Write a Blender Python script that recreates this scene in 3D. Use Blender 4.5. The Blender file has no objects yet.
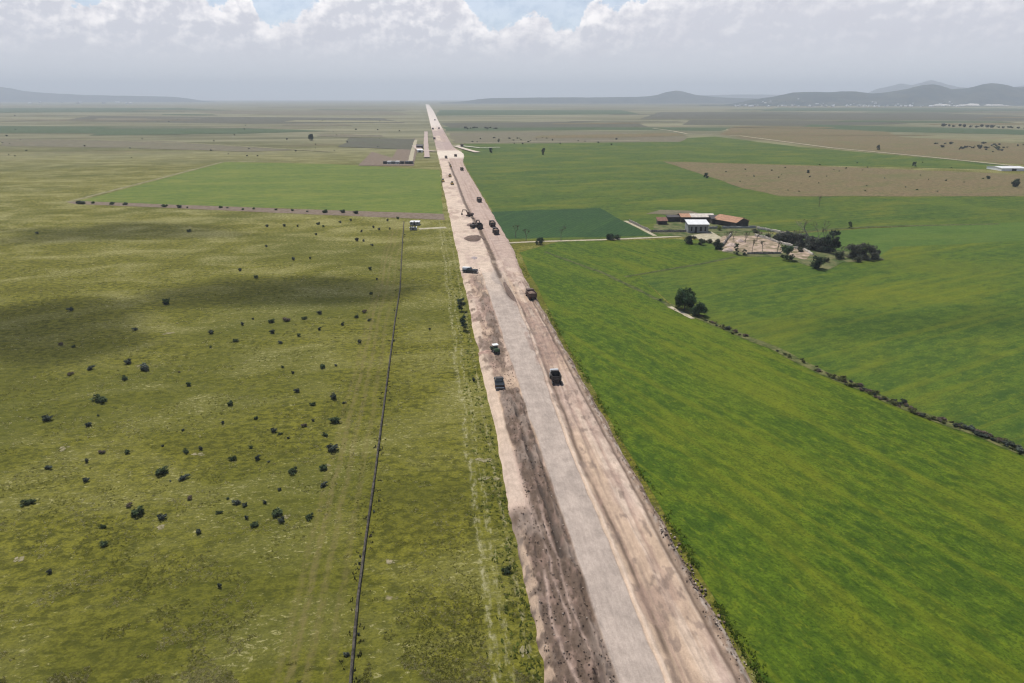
import bpy, math, random
import numpy as np
from mathutils import Vector, Matrix

random.seed(7)
RNG = np.random.default_rng(11)
R = math.radians
SC = bpy.context.scene
COL = SC.collection

# ------------------------------------------------------------------ camera
# world: metres, +Y runs along the new road, the drone hovers at (0, 0, 60)
H, F = 60.0, 683.0
PITCH = math.atan2(341.5 - 98.0, F)
YAW = math.atan2(88.0, F * math.cos(PITCH) + 243.5 * math.sin(PITCH))
cam = bpy.data.cameras.new('camera')
cam.sensor_width = 36.0
cam.lens = 36.0 * F / 1024.0
cam.clip_start, cam.clip_end = 0.5, 60000.0
camo = bpy.data.objects.new('camera', cam)
COL.objects.link(camo)
camo.location = (0, 0, H)
camo.rotation_euler = (math.pi / 2 - PITCH, 0, -YAW)
SC.camera = camo

def G(px, py, z=0.0):
    """survey helper: ground point seen at photo position px, py"""
    v = py - 341.5
    fw = F * math.cos(PITCH) - v * math.sin(PITCH)
    dn = F * math.sin(PITCH) + v * math.cos(PITCH)
    k = (H - z) / dn
    fw *= k
    r = (px - 512.0) * k
    return (fw * math.sin(YAW) + r * math.cos(YAW), fw * math.cos(YAW) - r * math.sin(YAW))

def ppm(py):
    v = py - 341.5
    return (F * math.sin(PITCH) + v * math.cos(PITCH)) / H

# ------------------------------------------------------------------ noise
def _hash(ix, iy, seed):
    h = (ix.astype(np.int64) * 374761393 + iy.astype(np.int64) * 668265263 + seed * 982451653) & 0x7fffffff
    h = ((h ^ (h >> 13)) * 1274126177) & 0x7fffffff
    return ((h ^ (h >> 16)) & 0xffff) / 65535.0

def vnoise(x, y, seed=0):
    x = np.asarray(x, float); y = np.asarray(y, float)
    ix, iy = np.floor(x), np.floor(y)
    fx, fy = x - ix, y - iy
    fx = fx * fx * (3 - 2 * fx); fy = fy * fy * (3 - 2 * fy)
    a, b = _hash(ix, iy, seed), _hash(ix + 1, iy, seed)
    c, d = _hash(ix, iy + 1, seed), _hash(ix + 1, iy + 1, seed)
    return (a * (1 - fx) + b * fx) * (1 - fy) + (c * (1 - fx) + d * fx) * fy

def fbm(x, y, seed=0, octv=4):
    s, a, t = 0.0, 0.5, 0.0
    for i in range(octv):
        s = s + a * vnoise(np.asarray(x) * 2 ** i, np.asarray(y) * 2 ** i, seed + i * 17)
        t += a; a *= 0.5
    return s / t

def sstep(a, b, x):
    t = np.clip((np.asarray(x, float) - a) / (b - a), 0, 1)
    return t * t * (3 - 2 * t)

# ------------------------------------------------------------------ node helper
class NT:
    def __init__(self, mat):
        self.t = mat.node_tree; self.t.nodes.clear()
    def n(self, kind, **kw):
        nd = self.t.nodes.new(kind)
        for k, v in kw.items(): setattr(nd, k, v)
        return nd
    def put(self, sock, v):
        if v is None: return
        if isinstance(v, bpy.types.NodeSocket): self.t.links.new(v, sock)
        elif isinstance(v, (tuple, list)):
            sock.default_value = tuple(v) + ((1.0,) if len(v) == 3 and len(sock.default_value) == 4 else ())
        else: sock.default_value = v
    def m(self, op, a, b=None, c=None, clamp=False):
        nd = self.n('ShaderNodeMath', operation=op, use_clamp=clamp)
        self.put(nd.inputs[0], a); self.put(nd.inputs[1], b)
        if c is not None: self.put(nd.inputs[2], c)
        return nd.outputs[0]
    def mix(self, f, a, b, blend='MIX'):
        nd = self.n('ShaderNodeMix', data_type='RGBA', blend_type=blend)
        self.put(nd.inputs[0], f); self.put(nd.inputs[6], a); self.put(nd.inputs[7], b)
        return nd.outputs[2]
    def ss(self, v, a, b, lo=0.0, hi=1.0):
        nd = self.n('ShaderNodeMapRange', interpolation_type='SMOOTHSTEP')
        self.put(nd.inputs[0], v)
        for i, x in zip((1, 2, 3, 4), (a, b, lo, hi)): self.put(nd.inputs[i], x)
        return nd.outputs[0]
    def noise(self, vec, scale, detail=3.0, rough=0.55, dist=0.0):
        nd = self.n('ShaderNodeTexNoise')
        self.put(nd.inputs['Vector'], vec); nd.inputs['Scale'].default_value = scale
        nd.inputs['Detail'].default_value = detail; nd.inputs['Roughness'].default_value = rough
        nd.inputs['Distortion'].default_value = dist
        return nd.outputs['Fac']
    def mapv(self, vec, scale=(1, 1, 1), rot=(0, 0, 0), loc=(0, 0, 0)):
        nd = self.n('ShaderNodeMapping')
        self.put(nd.inputs[0], vec)
        nd.inputs[1].default_value = loc; nd.inputs[2].default_value = rot; nd.inputs[3].default_value = scale
        return nd.outputs[0]
    def pos(self):
        return self.n('ShaderNodeNewGeometry').outputs['Position']
    def xyz(self, v):
        nd = self.n('ShaderNodeSeparateXYZ'); self.put(nd.inputs[0], v); return nd.outputs
    def bump(self, h, dist, strength=1.0):
        nd = self.n('ShaderNodeBump'); self.put(nd.inputs['Height'], h)
        nd.inputs['Distance'].default_value = dist; nd.inputs['Strength'].default_value = strength
        return nd.outputs['Normal']
    def out(self, col, rough=0.9, normal=None, spec=0.2, metal=0.0):
        b = self.n('ShaderNodeBsdfPrincipled'); o = self.n('ShaderNodeOutputMaterial')
        self.put(b.inputs['Base Color'], col); self.put(b.inputs['Roughness'], rough)
        b.inputs['Specular IOR Level'].default_value = spec; b.inputs['Metallic'].default_value = metal
        if normal is not None: self.put(b.inputs['Normal'], normal)
        self.t.links.new(b.outputs[0], o.inputs[0]); return b

def newmat(name):
    m = bpy.data.materials.new(name); m.use_nodes = True
    return m, NT(m)

def simple(name, col, rough=0.7, var=0.25, scale=3.0, spec=0.3, metal=0.0, bump=0.0):
    m, t = newmat(name)
    tc = t.n('ShaderNodeTexCoord').outputs['Object']
    n = t.noise(tc, scale, 4.0, 0.6)
    c = t.mix(t.ss(n, 0.3, 0.7), tuple(x * (1 - var) for x in col), tuple(min(1, x * (1 + var)) for x in col))
    t.out(c, rough, t.bump(n, bump) if bump else None, spec, metal)
    return m

# ------------------------------------------------------------------ materials of the land
def pasture_mat():
    m, t = newmat('pasture')
    p = t.pos(); x, y, _ = t.xyz(p)
    n_big = t.noise(p, 0.011, 4, 0.55)
    n_med = t.noise(t.mapv(p, (0.6, 1.0, 1)), 0.06, 5, 0.6, 0.6)
    n_clump = t.noise(t.mapv(p, (0.75, 1.0, 1)), 0.75, 7, 0.72, 0.3)
    n_fine = t.noise(p, 2.6, 4, 0.65)
    n_str = t.noise(t.mapv(p, (0.6, 1.0, 1), loc=(31, 7, 0)), 1.5, 6, 0.75, 0.5)
    c = t.mix(t.ss(n_clump, 0.38, 0.60), (0.056, 0.058, 0.007), (0.176, 0.166, 0.020))
    c = t.mix(t.ss(n_med, 0.42, 0.68, 0, 0.75), c, (0.19, 0.178, 0.048))
    c = t.mix(t.ss(n_med, 0.47, 0.28, 0, 0.45), c, (0.075, 0.072, 0.012))
    c = t.mix(t.ss(n_big, 0.56, 0.36, 0, 0.65), c, (0.076, 0.084, 0.012))
    # straw coloured dry tussocks
    thr = t.m('SUBTRACT', t.m('ADD', t.m('MULTIPLY', n_med, -0.42), 0.82), t.ss(y, 140, 380, 0, 0.07))
    st = t.ss(t.m('SUBTRACT', n_str, thr), -0.03, 0.06)
    c = t.mix(t.m('MULTIPLY', st, 0.68), c, (0.38, 0.345, 0.155))
    c = t.mix(t.ss(n_fine, 0.42, 0.66, 0, 0.5), c, (0.05, 0.052, 0.010))
    # bare earth patches
    nb = t.noise(t.mapv(p, (1, 1, 1), loc=(91, 5, 0)), 0.085, 5, 0.62, 0.3)
    bare = t.m('MULTIPLY', t.ss(nb, 0.715, 0.76), 0.75)
    c = t.mix(bare, c, (0.33, 0.27, 0.18))
    def track(x0, w, amp, col, k, seed, cut=0.45):
        wig = t.noise(t.mapv(p, (0.02, 1, 1), loc=(seed, seed * 3, 0)), 0.035, 3)
        off = t.m('ABSOLUTE', t.m('SUBTRACT', x, t.m('ADD', t.m('MULTIPLY', t.m('SUBTRACT', wig, 0.5), amp), x0)))
        nz = t.noise(t.mapv(p, (1.4, 0.45, 1), loc=(seed, 0, 0)), 1.1, 5, 0.7)
        f = t.m('MULTIPLY', t.ss(off, w, w * 0.25), t.ss(nz, cut - 0.08, cut + 0.16, 0, k))
        far = t.ss(y, 420, 300)
        return t.mix(t.m('MULTIPLY', f, far), c, col)
    c = track(5.3, 0.8, 3.4, (0.37, 0.34, 0.20), 0.72, 3.0, 0.52)
    c = track(6.9, 0.7, 3.4, (0.36, 0.33, 0.19), 0.65, 3.0, 0.53)
    c = track(9.4, 0.5, 1.6, (0.33, 0.29, 0.18), 0.6, 9.0, 0.52)
    for x0, k in ((-13.0, .3), (-15.3, .4), (-17.2, .5), (-18.6, .3)):
        c = track(x0, 0.75, 2.2, (0.165, 0.135, 0.05), k * 1.25, 5.0 + x0, 0.42)
    # drier, paler land far out
    d = t.ss(y, 380, 1300)
    band = t.noise(t.mapv(p, (0.0013, 0.0085, 1)), 1.0, 8, 0.68, 0.4)
    farc = t.mix(t.ss(band, 0.34, 0.64), (0.072, 0.074, 0.042), (0.225, 0.212, 0.135))
    c = t.mix(t.m('MULTIPLY', d, 0.85), c, farc)
    rust = t.noise(t.mapv(p, (0.004, 0.012, 1), loc=(4, 9, 0)), 1.0, 4, 0.6)
    c = t.mix(t.m('MULTIPLY', t.ss(rust, 0.55, 0.72, 0, 0.6), d), c, (0.17, 0.115, 0.075))
    hgt = t.m('ADD', n_clump, t.m('MULTIPLY', n_fine, 0.4))
    t.out(c, 0.95, t.bump(hgt, 0.55, 0.8), 0.08)
    return m

def field_mat(name, dark, mid, light, ang=18.0, warm=(0.16, 0.19, 0.01), warmk=0.7, sc=1.0, rows=0.0, bumpd=0.3):
    m, t = newmat(name)
    p = t.pos()
    q = t.mapv(p, (1, 1, 1), (0, 0, R(ang)))
    qs = t.mapv(q, (1.0, 0.5, 1))
    qm = t.mapv(q, (1.0, 0.4, 1), loc=(7, 3, 0))
    n1 = t.noise(qs, 0.62 * sc, 7, 0.72, 0.3)
    n2 = t.noise(qm, 0.075 * sc, 6, 0.66, 0.5)
    n3 = t.noise(p, 0.018, 3, 0.5)
    n4 = t.noise(p, 2.3, 5, 0.72)
    c = t.mix(t.ss(n1, 0.36, 0.64), dark, mid)
    c = t.mix(t.ss(n2, 0.45, 0.72, 0, warmk), c, warm)
    c = t.mix(t.ss(n2, 0.46, 0.28, 0, 0.6), c, dark)
    c = t.mix(t.ss(n3, 0.5, 0.68, 0, 0.5), c, light)
    n6 = t.noise(t.mapv(q, (1.0, 0.22, 1), loc=(5, 1, 0)), 1.0 * sc, 6, 0.75)
    c = t.mix(t.ss(n6, 0.54, 0.66, 0, 0.4), c, tuple(v * 0.8 for v in dark))
    c = t.mix(t.ss(n6, 0.46, 0.34, 0, 0.3), c, tuple(min(1, v * 1.5) for v in mid))
    c = t.mix(t.ss(n4, 0.46, 0.64, 0, 0.6), c, tuple(v * 0.55 for v in dark))
    n5 = t.noise(t.mapv(q, (1.0, 0.5, 1), loc=(3, 9, 0)), 0.95, 5, 0.7)
    c = t.mix(t.ss(n5, 0.54, 0.68, 0, 0.35), c, tuple(min(1, v * 1.35) for v in warm))
    n7 = t.noise(t.mapv(q, (1.0, 0.025, 1), loc=(2, 8, 0)), 0.33, 4, 0.6)
    c = t.mix(t.ss(n7, 0.52, 0.64, 0, 0.3), c, warm)
    c = t.mix(t.ss(n7, 0.46, 0.36, 0, 0.35), c, dark)
    h = t.m('ADD', n1, t.m('MULTIPLY', n4, 0.5))
    if rows:
        w = t.n('ShaderNodeTexWave', wave_type='BANDS', bands_direction='X')
        t.put(w.inputs['Vector'], q); w.inputs['Scale'].default_value = rows
        w.inputs['Distortion'].default_value = 1.5; w.inputs['Detail'].default_value = 2
        c = t.mix(t.m('MULTIPLY', w.outputs['Fac'], 0.35), c, tuple(v * 0.6 for v in dark))
    t.out(c, 0.9, t.bump(h, bumpd, 0.8), 0.1)
    return m

def soil_sheet_mat(name, a, b, sc=0.5, bump=0.15):
    m, t = newmat(name)
    p = t.pos()
    n = t.noise(p, sc, 6, 0.66, 0.5); n2 = t.noise(p, sc * 6, 4, 0.6)
    c = t.mix(t.ss(n, 0.33, 0.66), a, b)
    c = t.mix(t.ss(n2, 0.45, 0.75, 0, 0.35), c, tuple(v * 0.55 for v in a))
    t.out(c, 0.95, t.bump(t.m('ADD', n, t.m('MULTIPLY', n2, .4)), bump), 0.1)
    return m

def attr_mat(name, detail=True, bump=0.06, rough=0.95):
    """colour of each soil / leaf kind is stored on the mesh, grain is noise"""
    m, t = newmat(name)
    a = t.n('ShaderNodeAttribute', attribute_name='tint').outputs['Color']
    p = t.pos()
    if detail:
        n = t.noise(t.mapv(p, (1.0, 0.28, 1)), 2.2, 6, 0.68, 0.2); n2 = t.noise(p, 6.5, 5, 0.7); n3 = t.noise(p, 0.35, 5, 0.62)
        k = t.m('ADD', t.m('ADD', t.ss(n, 0.32, 0.68, 0.90, 1.09), t.ss(n2, 0.35, 0.7, -0.10, 0.10)), t.ss(n3, 0.35, 0.65, -0.10, 0.10))
        cc = t.n('ShaderNodeVectorMath', operation='SCALE'); t.put(cc.inputs[0], a); t.put(cc.inputs['Scale'], k)
        t.out(cc.outputs[0], rough, t.bump(t.m('ADD', n, t.m('MULTIPLY', n2, .45)), bump), 0.15)
    else:
        t.out(a, rough, None, 0.15)
    return m

M = {}
M['pasture'] = pasture_mat()
M['crop'] = field_mat('bright_crop', (0.028, 0.060, 0.004), (0.085, 0.130, 0.007), (0.112, 0.142, 0.010), -19, (0.140, 0.150, 0.008), 0.55)
M['crop_far'] = field_mat('mid_crop', (0.026, 0.060, 0.008), (0.076, 0.117, 0.013), (0.10, 0.134, 0.015), 76, (0.14, 0.142, 0.014), 0.75, 0.6)
M['crop_right'] = field_mat('right_crop', (0.034, 0.070, 0.010), (0.080, 0.122, 0.012), (0.11, 0.128, 0.012), 68, (0.14, 0.150, 0.010), 0.7, 0.5)
M['crop_light'] = field_mat('light_crop', (0.045, 0.090, 0.014), (0.074, 0.124, 0.018), (0.085, 0.135, 0.022), 80, (0.105, 0.14, 0.022), 0.5, 0.5)
M['crop_dark'] = field_mat('dark_crop', (0.018, 0.050, 0.014), (0.032, 0.075, 0.020), (0.040, 0.088, 0.022), 32, (0.05, 0.10, 0.02), 0.5, 0.8, rows=0.16)
M['crop_left'] = field_mat('left_crop', (0.065, 0.105, 0.016), (0.118, 0.158, 0.020), (0.14, 0.17, 0.026), 84, (0.18, 0.185, 0.035), 0.6, 0.5)
M['brown_field'] = field_mat('stubble', (0.10, 0.078, 0.036), (0.22, 0.158, 0.080), (0.13, 0.125, 0.045), 75, (0.085, 0.105, 0.028), 0.75, 0.9)
M['tan_field'] = field_mat('dry_field', (0.11, 0.098, 0.060), (0.175, 0.148, 0.095), (0.14, 0.135, 0.07), 80, (0.13, 0.13, 0.065), 0.5, 0.3)
M['grey_field'] = field_mat('fallow_field', (0.068, 0.066, 0.044), (0.105, 0.098, 0.064), (0.085, 0.095, 0.05), 80, (0.085, 0.09, 0.05), 0.5, 0.3)
M['far_green'] = field_mat('far_crop', (0.045, 0.070, 0.028), (0.064, 0.094, 0.036), (0.075, 0.10, 0.04), 85, (0.07, 0.09, 0.038), 0.5, 0.3)
M['pale_path'] = soil_sheet_mat('pale_path', (0.26, 0.23, 0.15), (0.44, 0.39, 0.28), 0.6)
M['yard'] = soil_sheet_mat('yard_earth', (0.12, 0.105, 0.05), (0.43, 0.32, 0.25), 0.28, .3)
M['rank'] = soil_sheet_mat('rank_ground', (0.040, 0.070, 0.016), (0.15, 0.14, 0.065), 0.22, .4)
M['bank'] = soil_sheet_mat('field_bank', (0.040, 0.060, 0.014), (0.15, 0.145, 0.055), 0.45, 0.4)
M['ditch'] = soil_sheet_mat('ditch_weeds', (0.030, 0.050, 0.014), (0.11, 0.115, 0.04), 0.4, .4)
M['faint_path'] = soil_sheet_mat('faint_path', (0.12, 0.115, 0.05), (0.27, 0.245, 0.14), 0.3)
M['bare_soil'] = soil_sheet_mat('bare_soil', (0.12, 0.115, 0.04), (0.30, 0.255, 0.16), 1.4)
M['margin'] = soil_sheet_mat('field_margin', (0.13, 0.095, 0.065), (0.20, 0.155, 0.115), 0.4, 0.3)
M['quarry'] = soil_sheet_mat('quarry_rock', (0.40, 0.38, 0.34), (0.58, 0.55, 0.50), 0.02)
M['soil'] = attr_mat('worked_soil', True, 0.10)
def leaf_mat(name, thin):
    m, t = newmat(name)
    a = t.n('ShaderNodeAttribute', attribute_name='tint').outputs['Color']
    d = t.n('ShaderNodeBsdfDiffuse'); t.put(d.inputs[0], a)
    l = t.n('ShaderNodeBsdfTranslucent'); t.put(l.inputs[0], a)
    x = t.n('ShaderNodeMixShader'); x.inputs[0].default_value = thin
    t.t.links.new(d.outputs[0], x.inputs[1]); t.t.links.new(l.outputs[0], x.inputs[2])
    o = t.n('ShaderNodeOutputMaterial'); t.t.links.new(x.outputs[0], o.inputs[0]); return m
M['leaf'] = leaf_mat('foliage', 0.3)
M['blade'] = leaf_mat('grass_blades', 0.55)
M['bark'] = simple('bark', (0.085, 0.070, 0.055), 0.9, 0.3, 2.0)
M['bare'] = simple('dry_branches', (0.15, 0.13, 0.105), 0.9, 0.3, 2.0)
M['stone'] = simple('wall_stone', (0.20, 0.18, 0.15), 0.95, 0.45, 1.6, bump=0.15)
M['stone_dark'] = simple('dark_wall_stone', (0.060, 0.052, 0.042), 0.95, 0.5, 1.6, bump=0.15)
M['stone_pale'] = simple('pale_wall_stone', (0.42, 0.38, 0.32), 0.95, 0.3, 1.2, bump=0.1)
M['plaster'] = simple('grey_plaster', (0.24, 0.245, 0.235), 0.9, 0.18, 0.6)
M['white'] = simple('white_sheet', (0.64, 0.64, 0.63), 0.55, 0.08, 0.5)
M['pale_roof'] = simple('weathered_pale_sheet', (0.50, 0.45, 0.39), 0.8, 0.22, 0.7)
M['terracotta'] = simple('terracotta', (0.36, 0.20, 0.12), 0.85, 0.22, 0.9)
M['rust'] = simple('rusty_sheet', (0.16, 0.075, 0.05), 0.8, 0.3, 0.8)
M['darkwall'] = simple('dark_boards', (0.055, 0.045, 0.040), 0.9, 0.3, 0.8)
M['opening'] = simple('dark_opening', (0.02, 0.02, 0.02), 0.6, 0.2, 1)
M['black_paint'] = simple('black_paint', (0.018, 0.022, 0.026), 0.28, 0.2, 1.0, 0.5)
M['silver'] = simple('silver_panel', (0.45, 0.47, 0.48), 0.35, 0.1, 1, 0.5)
M['glass'] = simple('car_glass', (0.03, 0.045, 0.05), 0.08, 0.1, 1, 0.6)
M['tyre'] = simple('tyre_rubber', (0.02, 0.019, 0.018), 0.85, 0.2, 4)
M['rim'] = simple('wheel_rim', (0.30, 0.29, 0.27), 0.5, 0.1, 4)
M['steel_dark'] = simple('dark_steel', (0.05, 0.042, 0.038), 0.6, 0.3, 2)
M['brown_tipper'] = simple('dusty_brown_steel', (0.10, 0.062, 0.048), 0.7, 0.3, 1.2)
M['load'] = simple('soil_load', (0.17, 0.115, 0.085), 0.95, 0.3, 1.5, bump=0.2)
M['yellow'] = simple('plant_yellow', (0.42, 0.25, 0.035), 0.55, 0.25, 1.2)
M['orange'] = simple('dusty_orange', (0.30, 0.13, 0.05), 0.6, 0.25, 1.2)
M['green_paint'] = simple('green_paint', (0.045, 0.085, 0.035), 0.5, 0.2, 1.5)
M['lamp_red'] = simple('red_lens', (0.22, 0.02, 0.015), 0.3, 0.1, 3)
M['lamp_clear'] = simple('clear_lens', (0.6, 0.6, 0.56), 0.2, 0.1, 3)

# ------------------------------------------------------------------ objects
def tag(o, label=None, cat=None, group=None, kind=None):
    if label: o['label'] = label
    if cat: o['category'] = cat
    if group: o['group'] = group
    if kind: o['kind'] = kind
    return o

def raw(name, verts, faces, mat=None, parent=None, smooth=False, tint=None):
    me = bpy.data.meshes.new(name)
    verts = np.asarray(verts, np.float32)
    if isinstance(faces, np.ndarray):
        k = faces.shape[1]
        me.vertices.add(len(verts)); me.vertices.foreach_set('co', verts.ravel())
        me.loops.add(faces.size); me.loops.foreach_set('vertex_index', faces.astype(np.int32).ravel())
        me.polygons.add(len(faces)); me.polygons.foreach_set('loop_start', np.arange(0, faces.size, k, dtype=np.int32))
        me.update(calc_edges=True)
    else:
        me.from_pydata([tuple(map(float, v)) for v in verts], [], faces); me.update()
    if smooth: me.polygons.foreach_set('use_smooth', np.ones(len(me.polygons), bool))
    if tint is not None:
        at = me.attributes.new('tint', 'FLOAT_COLOR', 'POINT')
        c = np.ones((len(verts), 4), np.float32); c[:, :3] = tint
        at.data.foreach_set('color', c.ravel())
    if mat: me.materials.append(mat)
    o = bpy.data.objects.new(name, me); COL.objects.link(o)
    if parent: o.parent = parent
    return o

def empty(name, loc=(0, 0, 0), rz=0.0):
    o = bpy.data.objects.new(name, None); COL.objects.link(o)
    o.empty_display_size = 0.5; o.location = loc; o.rotation_euler = (0, 0, rz)
    return o

def copy_tree(o, parent=None):
    c = o.copy(); COL.objects.link(c)
    if parent is not None: c.parent = parent
    for ch in list(o.children): copy_tree(ch, c)
    return c

class MB:
    def __init__(self): self.v = []; self.f = []
    def add(self, vs, fs):
        b = len(self.v); self.v += [tuple(v) for v in vs]; self.f += [tuple(i + b for i in f) for f in fs]; return self
    def box(self, x0, x1, y0, y1, z0, z1, bev=0.0, taper=(0, 0, 0, 0)):
        """bevelled box; taper = inset of the top at -x, +x, -y, +y"""
        a, b, c, d = taper
        if bev <= 0:
            vs = [(x0, y0, z0), (x1, y0, z0), (x1, y1, z0), (x0, y1, z0), (x0 + a, y0 + c, z1), (x1 - b, y0 + c, z1), (x1 - b, y1 - d, z1), (x0 + a, y1 - d, z1)]
            return self.add(vs, [(3, 2, 1, 0), (4, 5, 6, 7), (0, 1, 5, 4), (1, 2, 6, 5), (2, 3, 7, 6), (3, 0, 4, 7)])
        def ring(xa, xb, ya, yb, z, e):
            return [(xa + e, ya, z), (xb - e, ya, z), (xb, ya + e, z), (xb, yb - e, z), (xb - e, yb, z), (xa + e, yb, z), (xa, yb - e, z), (xa, ya + e, z)]
        e = bev
        rs = [ring(x0 + e, x1 - e, y0 + e, y1 - e, z0, e), ring(x0, x1, y0, y1, z0 + e, e),
              ring(x0 + a, x1 - b, y0 + c, y1 - d, z1 - e, e), ring(x0 + a + e, x1 - b - e, y0 + c + e, y1 - d - e, z1, e)]
        vs = sum(rs, []); fs = [tuple(range(7, -1, -1)), tuple(range(24, 32))]
        for k in range(3):
            for i in range(8):
                j = (i + 1) % 8; fs.append((k * 8 + i, k * 8 + j, k * 8 + 8 + j, k * 8 + 8 + i))
        return self.add(vs, fs)
    def prism(self, poly, x0, x1):
        """poly in (y, z), extruded along x"""
        n = len(poly)
        vs = [(x0, y, z) for y, z in poly] + [(x1, y, z) for y, z in poly]
        fs = [tuple(range(n - 1, -1, -1)), tuple(range(n, 2 * n))] + [(i, (i + 1) % n, n + (i + 1) % n, n + i) for i in range(n)]
        return self.add(vs, fs)
    def tube(self, p0, p1, r0, r1=None, n=8, cap=True):
        r1 = r0 if r1 is None else r1
        p0, p1 = Vector(p0), Vector(p1); d = (p1 - p0).normalized()
        u = d.orthogonal().normalized(); w = d.cross(u)
        vs = [p + (u * math.cos(2 * math.pi * i / n) + w * math.sin(2 * math.pi * i / n)) * r for p, r in ((p0, r0), (p1, r1)) for i in range(n)]
        fs = [(i, (i + 1) % n, n + (i + 1) % n, n + i) for i in range(n)]
        if cap: fs += [tuple(range(n - 1, -1, -1)), tuple(range(n, 2 * n))]
        return self.add(vs, fs)
    def lathe(self, prof, cx, cy, cz, axis='x', n=14):
        """prof: (offset along axis, radius)"""
        vs = []
        for a, r in prof:
            for i in range(n):
                t = 2 * math.pi * i / n; c, s = r * math.cos(t), r * math.sin(t)
                vs.append((cx + a, cy + c, cz + s) if axis == 'x' else (cx + c, cy + s, cz + a) if axis == 'z' else (cx + c, cy + a, cz + s))
        k = len(prof)
        fs = [(j * n + i, j * n + (i + 1) % n, (j + 1) * n + (i + 1) % n, (j + 1) * n + i) for j in range(k - 1) for i in range(n)]
        fs += [tuple(range(n - 1, -1, -1)), tuple(range((k - 1) * n, k * n))]
        return self.add(vs, fs)
    def build(self, name, mat, parent=None, smooth=False):
        return raw(name, self.v, self.f, mat, parent, smooth)

# ------------------------------------------------------------------ ground
def graded(lo, hi, near, first, ratio):
    v = [0.0]; s = first
    while v[-1] < max(abs(lo), abs(hi)):
        v.append(v[-1] + s)
        if v[-1] > near: s *= ratio
    v = np.array(v); full = np.concatenate([-v[:0:-1], v])
    return full[(full >= lo) & (full <= hi)]

gx, gy = graded(-22000, 22000, 300, 12, 1.13), graded(-1500, 22000, 600, 12, 1.13)
XX, YY = np.meshgrid(gx, gy)
nx, ny = len(gx), len(gy)
idx = np.arange(nx * ny).reshape(ny, nx)
quads = np.stack([idx[:-1, :-1], idx[:-1, 1:], idx[1:, 1:], idx[1:, :-1]], -1).reshape(-1, 4)
g = raw('ground', np.stack([XX.ravel(), YY.ravel(), np.zeros(nx * ny)], 1), quads, M['pasture'])
tag(g, kind='structure')

def wob_poly(pts, step, amp, seed):
    out = []
    n = len(pts)
    for i in range(n):
        a, b = np.array(pts[i]), np.array(pts[(i + 1) % n])
        L = np.hypot(*(b - a)); k = max(1, int(L / step))
        nv = np.array([-(b - a)[1], (b - a)[0]]) / max(L, 1e-6)
        for j in range(k):
            t = j / k; p = a + (b - a) * t
            w = (fbm(p[0] / (step * 2.5) + seed, p[1] / (step * 2.5), seed, 3) - 0.5) * 2 * amp
            out.append(tuple(p + nv * w))
    return out

def sheet(name, px, mat, z, step=6.0, amp=0.8, world=False):
    pts = px if world else [G(*p) for p in px]
    pts = wob_poly(pts, step, amp, int(abs(pts[0][0])) % 97)
    o = raw(name, [(x, y, z) for x, y in pts], [tuple(range(len(pts)))], mat)
    return tag(o, kind='structure')

def strip(name, pts, w, mat, z, world=False, jit=0.25, step=3.0):
    P = [np.array(p if world else G(*p), float) for p in pts]
    c = []
    for a, b in zip(P[:-1], P[1:]):
        k = max(1, int(np.hypot(*(b - a)) / step))
        c += [a + (b - a) * i / k for i in range(k)]
    c.append(P[-1]); c = np.array(c)
    d = np.gradient(c, axis=0); d /= np.linalg.norm(d, axis=1)[:, None] + 1e-9
    nrm = np.stack([-d[:, 1], d[:, 0]], 1)
    s = np.arange(len(c)); ww = w if np.ndim(w) else np.full(len(c), float(w))
    wl = ww / 2 * (1 + jit * 2 * (fbm(s / 3.0, s * 0 + 3, 5) - 0.5)); wr = ww / 2 * (1 + jit * 2 * (fbm(s / 3.0, s * 0 + 9, 8) - 0.5))
    v = np.concatenate([c + nrm * wl[:, None], c - nrm * wr[:, None]]); n = len(c)
    f = [(n + i, n + i + 1, i + 1, i) for i in range(n - 1)]
    return tag(raw(name, np.c_[v, np.full(len(v), z)], f, mat), kind='structure')

# crop fields on the right of the road
sheet('green_field', [(34.3, 96), (33.8, 140), (34.6, 205), (36.4, 275), G(560, 241.6), G(640, 240.2), G(672, 239),
                      G(735, 256), G(700, 262), G(640, 276), G(668, 303), G(726, 327), G(820, 370), G(921, 413), G(1015, 448), (135, 30), (34.4, 30)],
      M['crop'], 0.05, world=True)
sheet('green_field', [G(672, 239), (145, 283), G(880, 245), G(1024, 220), (420, 290), (320, 60), (135, 30), G(1015, 448), G(921, 413), G(820, 370), G(726, 327), G(668, 303), G(640, 276), G(700, 262), G(735, 256)],
      M['crop_right'], 0.055, world=True)
sheet('green_field', [(786, 234.5), (870, 228.5), (1040, 221.5), (1070, 238), (960, 244), (895, 247), (880, 256), (830, 250)], M['crop_light'], 0.09)
sheet('dark_green_field', [(505, 239), (490, 212), (600, 208), (625, 222), (652, 236)], M['crop_dark'], 0.10)
sheet('green_field', [(462, 160), (462, 144), (520, 143.5), (610, 142.5), (715, 136.5), (800, 147), (1000, 164), (1012, 170), (663, 161.5), (707, 176), (781, 196.5), (1040, 196.5), (1060, 222), (900, 226), (790, 231), (690, 236), (640, 238), (510, 241)],
      M['crop_far'], 0.06, amp=1.2)
sheet('stubble_field', [(663, 161.5), (840, 167), (1040, 175), (1050, 196.5), (781, 196.5), (742, 188), (707, 176)], M['brown_field'], 0.12, amp=1.5)
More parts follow.
